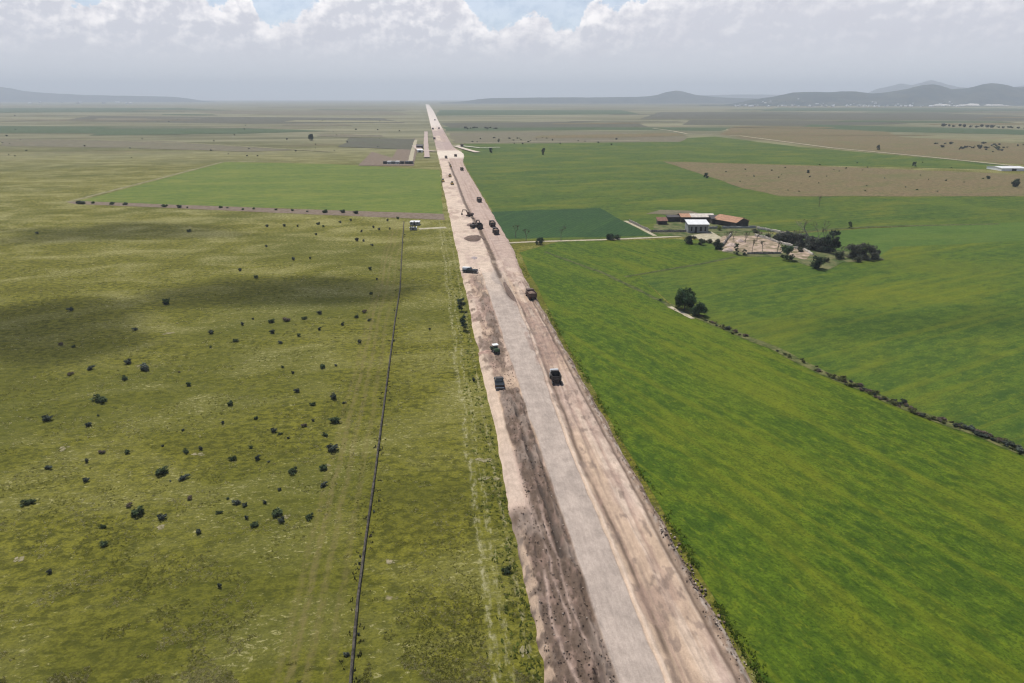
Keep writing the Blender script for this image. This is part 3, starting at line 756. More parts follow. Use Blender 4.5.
for (px, py, w) in [(189, 232, 4), (267, 227, 3), (284.5, 226.5, 3), (297.5, 227, 3), (318, 224.6, 3.4), (316, 235, 2.4), (323.5, 227, 2.4), (340, 223, 3), (351, 221, 3), (357, 241, 4),
                    (362, 232, 3), (373.5, 228, 3), (379, 230, 2.6), (388, 221, 3), (390, 229.5, 2.6), (398, 219, 3), (364, 241.5, 3), (372, 246, 3), (293, 260, 4), (240, 271, 3.4),
                    (256, 278, 4), (167, 304, 7), (370, 270, 4), (377, 280, 3), (371, 294, 3), (37, 234, 3), (266, 247, 3), (310, 259, 3), (50, 573, 5), (220, 587, 6), (506, 572, 9), (474, 381, 5), (430, 330, 3)]:
    put_shrub(px, py, w * 1.1, random.randrange(5), 'tiny dark bush speckling the upper edge of the left pasture' if py < 300 else 'small dark bush among many dotted over the left pasture',
              'tiny bushes at the top of the left pasture' if py < 300 else 'small bushes of the left pasture')
for k in range(26):     # scrub along the ploughed margin of the left crop field
    t = random.random() ** 1.9; px = 76 + t * 310
    put_shrub(px, 203.5 + t * 11 + random.uniform(-.6, .8), random.uniform(2.5, 7), random.randrange(5), 'dark scrub bush in the row along the brown field margin', 'scrub bushes along the brown field margin', sz=.7)
# hedgerow between the two right-hand crop fields
HP = [(640, 291), (674, 307.5), (726, 329), (771, 347.5), (820, 372), (865, 390.6), (921, 415), (970, 430.5), (1015, 449.5), (1050, 463)]
hp = np.array([G(*p) for p in HP]); seg = np.r_[0, np.cumsum(np.linalg.norm(np.diff(hp, axis=0), axis=1))]
s = 12.0
while s < seg[-1]:
    c = np.array([np.interp(s, seg, hp[:, 0]), np.interp(s, seg, hp[:, 1])])
    prog = s / seg[-1]
    dn = float(fbm(s / 9.0, 3.0, 19, 3))
    for _r in range(int(max(0, (dn - .31) * 11 * (.65 + .55 * prog) + random.random() * .9))):
        w = 0
        w = random.uniform(.35, .9) + (prog * .8 + .3) * random.random() ** 2 * 1.3
        o = bpy.data.objects.new('shrub', SHR[random.choice((0, 1, 3, 5, 5, 6, 6, 6))]); COL.objects.link(o)
        o.location = (c[0] + random.gauss(0, .8), c[1] + random.uniform(-.6, .6), .1)
        o.rotation_euler = (0, 0, random.uniform(0, 6.28)); o.scale = (w * 1.2, w, w * random.uniform(.6, .9))
        tag(o, 'dusty dark shrub in the hedgerow between the two right-hand crop fields', 'shrub', 'hedgerow shrubs between the crop fields')
    s += random.uniform(.8, 1.7)

def branches(p, d, L, r, depth, mb, rg, n=6):
    q = p + d * L
    mb.tube(p, q, r, r * .65, n, cap=depth == 0)
    tips = [q]
    if depth > 0:
        for k in range(rg.randint(2, 3)):
            nd = (d + Vector((rg.uniform(-1, 1), rg.uniform(-1, 1), rg.uniform(-.1, .6))) * .75).normalized()
            tips += branches(q, nd, L * rg.uniform(.6, .82), r * .62, depth - 1, mb, rg, max(4, n - 1))
    return tips

def tree(name, px, py, wpx, hpx, label, base=GREEN, group=None, cat='tree', per=60, seed=1, leafk=1.0, cover=1.0, low=.15):
    x, y = G(px, py); k = ppm(py); w, h = wpx / k, hpx / k / .96
    rg = random.Random(seed); t = empty(name, (x, y, 0), rg.uniform(0, 6.28)); tag(t, label, cat, group)
    mb = MB(); tips = branches(Vector((0, 0, -.05)), Vector((0, 0, 1)), h * .3, max(.06, w * .035), 3, mb, rg)
    mb.build('trunk', M['bark'], t)
    per = int(per * 1.7); cl = []; n = int(18 * cover)
    for i in range(n):
        a = rg.uniform(0, 6.28); z = h * (low + (0.94 - low) * rg.random()); e = math.sqrt(max(.05, 1 - ((z / h - .5) / .58) ** 2))
        r = w * .38 * e * math.sqrt(rg.random()); s = w * rg.uniform(.14, .24)
        cl.append((math.cos(a) * r, math.sin(a) * r, min(z, h - s * .8), s, s, s * .85))
    base = tuple(min(.2, q * 1.75 + .008) for q in base)
    v, f, c = leaf_cloud(cl, per, w * .036 * leafk + .03, base, .5, seed + 40)
    raw('crown', v, f, M['leaf'], t, tint=c)
    return t

def bare_tree(px, py, wpx, hpx, label, seed, group=None):
    x, y = G(px, py); k = ppm(py); h = hpx / k / .97
    rg = random.Random(seed); t = empty('bare_tree', (x, y, 0)); tag(t, label, 'tree', group)
    mb = MB(); tips = branches(Vector((0, 0, -.05)), Vector((rg.uniform(-.1, .1), 0, 1)).normalized(), h * .34, .16, 4, mb, rg)
    top = max(v.z for v in tips); sp = max(abs(v.x) for v in tips)
    kx = (wpx / k / 2) / max(sp, .1); kz = h / top
    mb.v = [(a * (kx if c > h * .2 else 1), b * (kx if c > h * .2 else 1), c * kz) for a, b, c in mb.v]
    mb.build('trunk', M['bare'], t)
    cl = [(p.x * kx, p.y * kx, p.z * kz, .35, .35, .3) for p in tips if p.z * kz > h * .45][::3]
    v, f, c = leaf_cloud(cl, 7, .13, (.09, .085, .05), .3, seed)
    raw('crown', v, f, M['leaf'], t, tint=c)
    return t

tree('broadleaf_tree', 684.5, 309.5, 23, 21, 'big round dark green tree on the field bank with a smaller tree beside it', (0.028, 0.048, 0.020), per=95, seed=3, cover=1.5, low=.2)
tree('broadleaf_tree', 698.5, 315.5, 17, 13, 'smaller round dark green tree in front of the big one on the field bank', (0.030, 0.050, 0.022), per=80, seed=5, cover=1.3, low=.18)
tree('evergreen_tree', 461.5, 311, 9, 13, 'upper of two dark blue-green trees on the left verge of the works', (0.025, 0.042, 0.030), per=60, seed=7)
tree('evergreen_tree', 464, 330, 9, 15, 'lower of two dark blue-green trees on the left verge of the works', (0.027, 0.045, 0.032), per=60, seed=9)
# trees and bushes of the farm
tree('dense_bush', 830, 253, 17, 22, 'tallest dark bush at the end of the farm hedge', (0.024, 0.034, 0.024), None, 'bush', 80, 11, cover=1.4, low=.08)
for i, (px, py, w, h) in enumerate([(783, 241, 19, 10), (793, 244, 19, 11), (802, 246.5, 18, 12), (811, 249, 18, 12), (821, 251.5, 18, 14)]):
    tree('dense_bush', px, py, w, h, 'grey-green bush run together in the long hedge right of the farm yard', (0.054, 0.058, 0.046), 'bushes of the long farm hedge', 'bush', 80, 20 + i, low=.1)
for i, (px, py, w, h) in enumerate([(852, 258, 17, 14), (862, 259, 19, 16), (872, 259, 17, 13)]):
    tree('dense_bush', px, py, w, h, 'dusty dark bush in the domed thicket at the far right of the farm', (0.062, 0.064, 0.046), 'bushes of the domed thicket', 'bush', 80, 30 + i, low=.1)
tree('dense_bush', 817, 269, 15, 13, 'round dark bush standing in front of the farm hedge', (0.022, 0.036, 0.018), None, 'bush', 80, 37, low=.1)
tree('dense_bush', 786.5, 260, 15, 14, 'dark leafy bush at the right front corner of the pink farm yard', (0.030, 0.048, 0.022), None, 'bush', 70, 39, low=.1)
tree('dense_bush', 718, 249, 12, 10, 'round dark bush at the left front corner of the pink farm yard', (0.020, 0.032, 0.018), None, 'bush', 70, 41, low=.08)
tree('dense_bush', 690, 243.5, 13, 8, 'low dark bush in front of the white-roofed farm house', (0.024, 0.034, 0.022), None, 'bush', 60, 43, low=.08)
tree('dense_bush', 701, 245, 9, 6, 'small bush right of the low dark one in front of the farm house', (0.034, 0.045, 0.026), None, 'bush', 50, 45, low=.08)
tree('cypress_tree', 735.5, 254.5, 6.5, 11, 'narrow dark green tree at the front of the pink farm yard', (0.022, 0.042, 0.018), None, 'tree', 50, 47, low=.05)
tree('dense_bush', 744.5, 255.5, 6, 6, 'small dark bush right of the narrow tree in the farm yard', (0.026, 0.040, 0.020), None, 'bush', 40, 49, low=.05)
tree('dense_bush', 838, 259, 13, 7, 'low bush between the farm hedge and the domed thicket', (0.042, 0.050, 0.030), None, 'bush', 50, 51, low=.05)
tree('dense_bush', 719, 230.5, 6, 5, 'yellow-green round bush between the farm barns', (0.10, 0.125, 0.03), None, 'bush', 40, 53, low=.05)
tree('dense_bush', 850, 228, 5, 6.5, 'small dark bush alone on the field bank behind the farm hedge', (0.022, 0.040, 0.018), None, 'bush', 40, 55, low=.05)
for i, (px, py, w, h, lb) in enumerate([(808, 244, 16, 24, 'tall bare grey tree rising left out of the farm hedge'), (817, 246, 14, 25, 'tall bare grey tree rising in the middle of the farm hedge'),
                                        (835, 250, 13, 17, 'bare grey tree leaning out beside the tallest dark bush'), (752, 252, 6, 12, 'bare thin tree on the front edge of the pink yard'),
                                        (762, 254, 5, 12, 'bare thin tree in the middle of the yard front'), (777, 254, 6, 13, 'bare thin tree near the right corner of the yard'),
                                        (727, 243, 8, 11, 'leafless tree behind the left end of the pink yard'), (757, 241, 9, 10, 'leafless tree behind the middle of the pink yard'),
                                        (745, 243, 8, 11, 'leafless grey tree between the barns and the pink yard'),
                                        (515.5, 237.5, 7, 13, 'thin sparse tree nearest the road by the farm track'), (526, 240.5, 6, 11, 'short thin tree second along the farm track'),
                                        (561, 241, 9, 16, 'tall thin sparse tree by the middle of the farm track'), (819, 207, 7, 11, 'thin sparse tree alone at the edge of the stubble field')]):
    bare_tree(px, py, w, h, lb, 60 + i)
for i, (px, py, w, h, lb) in enumerate([(824, 247, 10, 18, 'slim bare grey tree between the hedge trees and the tallest bush'), (797, 243, 9, 13, 'short bare tree at the left of the farm hedge'), (769, 240, 8, 9, 'leafless bush-like tree on the pale wall behind the yard'),
                                        (733, 240, 7, 9, 'small leafless tree right of the yellow-green bush'), (843, 256, 9, 10, 'low bare tree between tallest bush and domed thicket')]):
    bare_tree(px, py, w, h, lb, 160 + i)
for i, (px, py, w, h, lb) in enumerate([(767, 238, 8, 4, 'low bush along the pale wall behind the yard, left one'), (775, 240, 8, 5, 'low bush along the pale wall behind the yard, right one'), (826, 262, 8, 5, 'brown-green bush between the round front bush and the hedge'), (800, 252, 8, 5, 'low bush inside the tan pen'),
                                        (857, 262, 10, 5, 'low scrub in front of the domed thicket'), (709, 243, 8, 4, 'low scrub left of the bush at the yard corner'), (755, 233, 8, 4, 'low scrub behind the yard near the barn')]):
    tree('dense_bush', px, py, w, h, lb, (0.045, 0.050, 0.028), None, 'bush', 40, 170 + i, low=.05)
tree('dense_bush', 539.5, 244.5, 9, 7, 'round dark bush in the farm track near the road', (0.026, 0.040, 0.02), None, 'bush', 60, 81, low=.05)
tree('dense_bush', 610.5, 240, 10, 6, 'low dark bush on the farm track below the dark green field', (0.022, 0.036, 0.02), None, 'bush', 60, 83, low=.05)
tree('dense_bush', 617, 239.5, 7, 5, 'smaller bush touching the low dark one on the farm track', (0.028, 0.04, 0.022), None, 'bush', 50, 84, low=.05)
for i, (px, py, w, h, lb) in enumerate([(543.5, 155, 5, 6.5, 'lone tree in the far green field near the road'), (491, 153, 4, 5, 'dark tree by the white wall beside the far road'),
                                        (878, 150, 4, 5, 'lone dark tree on the far pale path'), (914, 167.5, 4, 6, 'lone tree in the narrow end of the far green field'),
                                        (706, 178, 5, 5, 'dark bush at the left corner of the stubble field'), (1015, 187, 8, 8, 'round dark tree in the right end of the stubble field'),
                                        (311, 140.5, 7, 6, 'lone dark tree far out on the left plain'), (808, 173, 3, 3, 'tiny bush in the middle of the stubble field'),
                                        (988, 179, 4, 3, 'tiny bush left of the round stubble field tree')]):
    tree('lone_tree', px, py, w, h, lb, (0.024, 0.038, 0.022), None, 'tree', 40, 90 + i, leafk=1.6, low=.12)
def far_tree(px, py, w, label, group):
    put_shrub(px, py, w, random.choice((0, 1, 2, 3)), label, group, 'tree', .8, 'distant_tree', 1.2)
for k in range(17): far_tree(943 + k * 5.4 + random.uniform(-1.5, 1.5), 126.2 + k * .16 + random.uniform(-.4, .5), random.uniform(2.5, 5), 'dark tree in the far row across the right-hand plain', 'far row of trees on the right plain')
for k in range(46):
    px = random.gauss(975, 20); far_tree(px, 146.5 + (px - 940) * .03 + random.gauss(0, 2.0), random.uniform(1.6, 3.8), 'dark tree scattered in the loose grove above the white-roofed shed', 'loose grove on the right plain')
for k in range(40):
    far_tree(random.uniform(720, 1000), random.uniform(162, 192), random.uniform(1.0, 2.2), 'tiny dark bush speckling the brown stubble field', 'bushes of the stubble field')
for k in range(14): far_tree(462 + random.uniform(0, 34), 128.5 + random.uniform(-.6, .8), random.uniform(1.6, 3.2), 'dark tree in the short row right of the far road', 'short tree row right of the far road')
for k in range(26): far_tree(random.uniform(470, 660), 141 + random.uniform(-3, 4), random.uniform(1.2, 2.4), 'tiny dark bush between the far fields right of the road', 'far field bushes right of the road')
for k in range(40): far_tree(random.uniform(0, 400), random.uniform(116, 158), random.uniform(1.0, 2.2), 'tiny dark bush speckling the far left plain', 'far bushes of the left plain')

# ------------------------------------------------------------------ dry stone wall in the pasture
def stone_wall(name, pts, h, th, mat, label, world=False, rough=.12, cat='wall'):
    P = [np.array(p if world else G(*p), float) for p in pts]; c = []
    for a, b in zip(P[:-1], P[1:]):
        k = max(1, int(np.hypot(*(b - a)) / .9)); c += [a + (b - a) * i / k for i in range(k)]
    c.append(P[-1]); c = np.array(c); n = len(c)
    d = np.gradient(c, axis=0); d /= np.linalg.norm(d, axis=1)[:, None] + 1e-9; nr = np.stack([-d[:, 1], d[:, 0]], 1)
    prof = [(-.5, -.05), (-.5, .45), (-.36, .95), (0, 1.05), (.36, .95), (.5, .45), (.5, -.05)]
    vs = []
    for a, b in prof:
        j = RNG.normal(0, rough * .35, n); zz = h * b * (1 + (RNG.normal(0, rough, n) if b > .3 else 0)); zz = zz + (b > .3) * (fbm(np.arange(n) / 6, np.zeros(n), 7) - .5) * h * rough * 3
        vs.append(np.c_[c + nr * (a * th + j * th)[:, None], zz])
    k = len(prof); v = np.stack(vs, 1).reshape(-1, 3)
    f = [(i * k + j, i * k + j + 1, (i + 1) * k + j + 1, (i + 1) * k + j) for i in range(n - 1) for j in range(k - 1)] + [tuple(range(k)), tuple((n - 1) * k + j for j in range(k - 1, -1, -1))]
    return tag(raw(name, v, f, mat), label, cat)
stone_wall('dry_stone_wall', [(-10.4, 42), (-10.5, 59), (-10.9, 72.5), (-10.9, 85), (-10.8, 102), (-10.8, 134), (-10.8, 189), (-10.5, 222), (-12.0, 300), (-12.8, 356)], .5, .36, M['stone_dark'],
           'long narrow dark dry stone wall running through the left pasture', True)
for k in range(9):
    y = 58 * (5.4 ** random.random()); w = random.uniform(.35, .75)
    o = bpy.data.objects.new('shrub', SHR[random.choice((0, 3, 5))]); COL.objects.link(o)
    o.location = (-10.8 + random.choice((-.55, .5)), y, 0); o.rotation_euler = (0, 0, random.uniform(0, 6)); o.scale = (w, w * 1.2, w * .9)
    tag(o, 'scrubby dark weed bush rooted at the foot of the pasture dry wall', 'shrub', 'weed bushes along the dry wall')

# ------------------------------------------------------------------ farm
BASEROT = -YAW
def building(name, px, py, label, rz, L, D, h, pitch, roofm, wallm, style='gable', cat='barn', ov=.35, gaps=(), cols=0, split=None):
    """L along local x, D along local y, front at local y = 0 (front bottom centre placed at the photo point)"""
    x, y = G(px, py); t = empty(name, (x, y, 0), rz); tag(t, label, cat)
    rise = math.tan(pitch) * (D / 2 if style == 'gable' else D)
    if style == 'gable': prof = [(0, -.1), (D, -.1), (D, h), (D / 2, h + rise), (0, h)]
    else: prof = [(0, -.1), (D, -.1), (D, h + rise), (0, h)]
    mb = MB(); mb.prism(prof, -L / 2, L / 2); mb.build('wall', wallm, t)
    def slab(y0, z0, y1, z1, xa, xb, m, nm='roof'):
        q = MB(); q.prism([(y0, z0 + .03), (y1, z1 + .03), (y1, z1 + .17), (y0, z0 + .17)], xa, xb)
        n = max(2, int((xb - xa) / .9))
        for i in range(n + 1):
            xx = xa + .05 + (xb - xa - .1) * i / n
            q.prism([(y0 + .01, z0 + .172), (y1 - .01, z1 + .172), (y1 - .01, z1 + .23), (y0 + .01, z0 + .23)], xx - .05, xx + .05)
        return q.build(nm, m, t)
    tp = math.tan(pitch); sp = [(-L / 2 - ov, L / 2 + ov, roofm)]
    if split: sp = [(-L / 2 - ov, -L / 2 + split[0], split[1]), (-L / 2 + split[0] + .003, L / 2 + ov, roofm)]
    for xa, xb, m in sp:
        if style == 'gable':
            slab(-ov, h - ov * tp, D / 2, h + rise, xa, xb, m)
            slab(D + ov, h - ov * tp, D / 2 + .003, h + rise, xa, xb, m)
        else: slab(-ov, h - ov * tp, D + ov, h + rise + ov * tp, xa, xb, m)
    for (gx0, gx1, z0, z1, nm) in gaps:
        MB().box(gx0, gx1, -.03, .05, z0, z1).build(nm, M['opening'], t)
    for i in range(cols):
        cx = -L / 2 + L * (i + .5) / cols
        q = MB(); q.box(cx - .16, cx + .16, -.32, -.035, -.05, h - .06, .03); q.build('column', M['plaster'], t)
    return t
building('long_barn', 697.5, 222.5, 'long low barn with half terracotta half white roof behind the farm house', BASEROT, 17, 9, 2.7, R(13), M['pale_roof'], M['darkwall'], 'gable', 'barn', gaps=((-6.5, -4.6, 0, 2.2, 'door'), (2, 3.4, .9, 1.9, 'window')), split=(5.0, M['terracotta']))
building('farm_house', 698, 233, 'pale grey farm house with white roof and columned front', BASEROT, 9.6, 6.5, 4.0, R(9), M['white'], M['plaster'], 'mono', 'house',
         gaps=((-4.1, -2.8, .9, 3.0, 'window'), (-1.7, -.6, 0, 3.0, 'door'), (.6, 1.9, .9, 3.0, 'window'), (2.9, 4.1, .9, 3.0, 'window')), cols=5)
building('linking_shed', 718.5, 224.2, 'dark open shed between the long barn and the terracotta barn', BASEROT, 7, 6, 2.7, R(7), M['steel_dark'], M['darkwall'], 'mono', 'shed', gaps=((-2.8, 2.6, 0, 2.1, 'door'),))
tb = building('terracotta_barn', 742, 226.5, 'dark barn with terracotta roof and an open gable at the right of the farm', R(90 + 27) + 0.0, 14, 9.5, 2.6, R(20), M['terracotta'], M['darkwall'], 'gable', 'barn', ov=.5)
# turn so that the gable end looks to the camera's right
tb.rotation_euler = (0, 0, R(-63)); gxp, gyp = G(742, 227)
dirx = Vector((math.cos(R(-63)), math.sin(R(-63)))); perp = Vector((-dirx.y, dirx.x))
tb.location = (gxp - dirx.x * 7 - perp.x * 4.75, gyp - dirx.y * 7 - perp.y * 4.75, 0)
MB().box(7.0, 7.06, 1.0, 3.9, 0, 2.3).build('door', M['opening'], tb)
MB().box(7.0, 7.06, 5.4, 8.4, 0, 2.3).build('door', M['opening'], tb)
building('lean_to_shed', 662.5, 224.8, 'small rust-brown roofed shed left of the long barn', BASEROT, 4.6, 4, 1.9, R(14), M['rust'], M['darkwall'], 'mono', 'shed', gaps=((-1.6, 1.4, 0, 1.5, 'door'),))
building('open_shelter', 675, 221.8, 'low dark shelter against the left end of the long barn', BASEROT, 7.5, 4, 2.3, R(6), M['steel_dark'], M['darkwall'], 'mono', 'shed', gaps=((-3.2, 3.0, 0, 1.7, 'door'),))
stone_wall('farm_wall', [(629, 222), (641, 227.5), (651, 232.5), (686, 232.2)], 1.2, .5, M['stone'], 'dark stone wall bending round the paddock left of the farm house')
stone_wall('farm_wall', [(709, 229), (732, 228.6), (756, 228.4)], 1.1, .5, M['plaster'], 'grey wall in front of the terracotta barn')
stone_wall('farm_wall', [(757, 229), (772, 231.5), (790, 235.5), (800, 240)], 1.1, .6, M['stone_pale'], 'pale stone wall slanting away right of the terracotta barn')
stone_wall('farm_wall', [(755, 236.5), (766, 239), (779, 243.5), (792, 247)], 1.1, .6, M['stone_pale'], 'pale stone wall along the back of the pink yard')
stone_wall('farm_wall', [(747, 254.5), (764, 254.2), (781, 254)], .9, .6, M['stone'], 'dark stone wall along the front of the pink yard')
stone_wall('farm_wall', [(722, 247), (727, 240), (731, 235)], 1.2, .5, M['stone_pale'], 'short pale wall at the left side of the pink yard')
stone_wall('farm_wall', [(790, 248), (803, 250), (813, 255.5)], .9, .5, M['stone_pale'], 'pale wall round the small tan pen right of the yard')
def mound(name, px, py, rx, ry, h, col, label, cat='heap', seed=0, rz=0.0, world=None):
    x, y = world or G(px, py); n = 22; k = 9; v = []; rg = np.random.default_rng(seed)
    for j in range(k + 1):
        r = j / k
        for i in range(n):
            a = 2 * math.pi * i / n; ed = 1 + .3 * (float(vnoise(math.cos(a) * 2 + seed, math.sin(a) * 2, seed)) - .5) * r
            zz = h * (1 - r ** 1.7) * (1 + .5 * (float(vnoise(math.cos(a) * r * 3 + seed, math.sin(a) * r * 3 + 9, seed)) - .5)) + rg.normal(0, h * .03) * (j < k) - (.15 if j == k else 0)
            v.append((math.cos(a) * rx * r * ed, math.sin(a) * ry * r * ed, zz))
    f = [(j * n + i, j * n + (i + 1) % n, (j + 1) * n + (i + 1) % n, (j + 1) * n + i) for j in range(k) for i in range(n)]
    f = [tuple(reversed(q)) for q in f]
    c = np.array(col) * rg.uniform(.75, 1.25, (len(v), 1))
    o = raw(name, v, f, M['soil'], smooth=True, tint=c); o.location = (x, y, .1); o.rotation_euler = (0, 0, rz)
    return tag(o, label, cat)
for i, (px, py, s, lb) in enumerate([(732, 246, 2.4, 'pale pink rubble heap at the left of the farm yard'), (740, 242, 1.8, 'smaller pale rubble heap behind the left one in the farm yard'), (728, 251, 2.0, 'pale rubble heap at the front left of the farm yard')]):
    mound('rubble_heap', px, py, s * 1.3, s, 1.2, (.46, .36, .30), lb, seed=i + 3)

# ------------------------------------------------------------------ vehicles and plant (x = width, +y = forward)
def wheel(parent, x, y, r, w, side):
    tw = MB(); e = w * .18
    tw.lathe([(-w / 2, r * .55), (-w / 2, r - e), (-w / 2 + e, r), (w / 2 - e, r), (w / 2, r - e), (w / 2, r * .55)], x, y, r, 'x', 16)
    o = tw.build('wheel', M['tyre'], parent, False)
    q = MB(); q.lathe([(0, r * .5), (side * .02, r * .45), (side * .03, r * .2)], x + side * (w / 2 + .002), y, r, 'x', 12); q.build('rim', M['rim'], o)
    return o

def pickup(label, paint, roofm, loc, rz):
    t = empty('pickup_truck', loc, rz); tag(t, label, 'pickup')
    b = MB(); b.prism([(-2.6, .5), (2.55, .5), (2.62, .75), (2.5, .98), (1.05, 1.08), (-.55, 1.08), (-2.6, 1.05)], -.86, .86)
    for s in (-1, 1):
        b.box(min(s * .86, s * 1.0), max(s * .86, s * 1.0), -2.6, -.55, .55, 1.22, .04)
        b.box(min(s * .86, s * 1.0), max(s * .86, s * 1.0), -.545, 2.5, .5, 1.06, .04, (0, 0, 0, .05))
    b.box(-.855, .855, -2.6, -2.5, 1.05, 1.22)
    b.build('body', paint, t)
    c = MB(); c.box(-.86, .86, -.6, 1.45, 1.083, 1.78, .06, (.13, .13, .18, .62)); c.build('cab', paint, t)
    r = MB(); r.box(-.68, .68, -.36, .78, 1.782, 1.83, .02); r.build('roof', roofm, t)
    w = MB(); w.add([(-.72, 1.36, 1.18), (.72, 1.36, 1.18), (.66, .92, 1.70), (-.66, .92, 1.70)], [(0, 1, 2, 3)]); w.v = [(a, y + .06, z + .03) for a, y, z in w.v]; w.build('windscreen', M['glass'], t)
    w = MB(); w.add([(.72, -.575, 1.2), (-.72, -.575, 1.2), (-.66, -.46, 1.66), (.66, -.46, 1.66)], [(0, 1, 2, 3)]); w.v = [(a, y - .03, z) for a, y, z in w.v]; w.build('rear_window', M['glass'], t)
    for s in (-1, 1):
        w = MB(); w.add([(s * .865, -.4, 1.2), (s * .865, 1.2, 1.2), (s * .775, .8, 1.66), (s * .775, -.3, 1.66)], [(0, 1, 2, 3)]); w.build('side_window', M['glass'], t)
        MB().box(min(s * .98, s * 1.14), max(s * .98, s * 1.14), 1.0, 1.1, 1.12, 1.3, .02).build('mirror', paint, t)
        MB().box(s * .7 - .14, s * .7 + .14, 2.5, 2.6, .75, .92, .02).build('headlight', M['lamp_clear'], t)
        MB().box(s * .93 - .06, s * .93 + .06, -2.64, -2.56, .75, 1.05, .02).build('tail_light', M['lamp_red'], t)
        for y in (-1.6, 1.65): wheel(t, s * .84, y, .38, .26, s)
    MB().box(-.95, .95, -2.8, -2.63, .5, .68, .03).build('bumper', M['silver'], t)
    MB().box(-.95, .95, 2.6, 2.74, .45, .68, .03).build('bumper', M['steel_dark'], t)
    return t

def dump_truck(label, cabm, bodym, loc, rz, L=4.2, load=True):
    t = empty('dump_truck', loc, rz); tag(t, label, 'dump truck')
    c = MB(); c.box(-.5, .5, -L + .2, 2.4, .62, .9, .03); c.build('chassis', M['steel_dark'], t)
    y0, y1 = -L, .25; w = 1.25
    b = MB()
    b.box(-w, w, y0, y1, 1.0, 1.12, .02)
    b.box(-w, -w + .1, y0, y1, 1.123, 2.35, .02); b.box(w - .1, w, y0, y1, 1.123, 2.35, .02)
    b.box(-w + .103, w - .103, y1 - .1, y1, 1.123, 2.55, .02)
    for i in range(5):
        yy = y0 + .3 + (y1 - y0 - .6) * i / 4
        b.box(-w - .07, -w - .002, yy - .06, yy + .06, 1.1, 2.3); b.box(w + .002, w + .07, yy - .06, yy + .06, 1.1, 2.3)
    b.build('tipper_body', bodym, t)
    g = MB(); g.box(-w + .02, w - .02, y0 - .1, y0 - .003, 1.05, 2.3, .02)
    for xx in (-.7, 0, .7): g.box(xx - .05, xx + .05, y0 - .15, y0 - .102, 1.1, 2.25)
    g.build('tailgate', bodym, t)
    cb = MB(); cb.box(-1.1, 1.1, y1 - .05, 1.15, 2.56, 2.64, .02); cb.build('cab_shield', bodym, t)
    if load:
        q = MB(); n = 7; m = 9; vv = []
        for j in range(m):
            for i in range(n):
                u, v = i / (n - 1), j / (m - 1)
                vv.append((-w + .11 + (2 * w - .22) * u, y0 + .02 + (y1 - y0 - .14) * v, 1.75 + .75 * math.sin(math.pi * u) ** .8 * math.sin(math.pi * v) ** .8 + .12 * float(vnoise(u * 5, v * 7, 3))))
        q.add(vv, [(j * n + i, j * n + i + 1, (j + 1) * n + i + 1, (j + 1) * n + i) for j in range(m - 1) for i in range(n - 1)]); q.build('soil_load', M['load'], t)
    k = MB(); k.box(-1.15, 1.15, .45, 2.55, .75, 2.5, .08, (.05, .05, .02, .22)); k.build('cab', cabm, t)
    w_ = MB(); w_.add([(-1.0, 2.50, 1.6), (1.0, 2.50, 1.6), (.97, 2.36, 2.35), (-.97, 2.36, 2.35)], [(0, 1, 2, 3)]); w_.v = [(a, y + .02, z) for a, y, z in w_.v]; w_.build('windscreen', M['glass'], t)
    for s in (-1, 1):
        w_ = MB(); w_.add([(s * 1.145, 1.1, 1.6), (s * 1.145, 2.2, 1.6), (s * 1.118, 2.1, 2.3), (s * 1.118, 1.1, 2.3)], [(0, 1, 2, 3)]); w_.build('side_window', M['glass'], t)
        MB().box(s * .8 - .16, s * .8 + .16, 2.52, 2.6, .9, 1.08, .02).build('headlight', M['lamp_clear'], t)
        MB().box(s * .9 - .12, s * .9 + .12, y0 - .2, y0 - .11, .8, .98, .02).build('tail_light', M['lamp_red'], t)
        for y in (1.75, -1.9, -3.2 if L > 4 else -2.9): wheel(t, s * 1.02, y, .5, .36, s)
    MB().box(-1.15, 1.15, 2.56, 2.72, .5, .85, .03).build('bumper', M['steel_dark'], t)
    return t

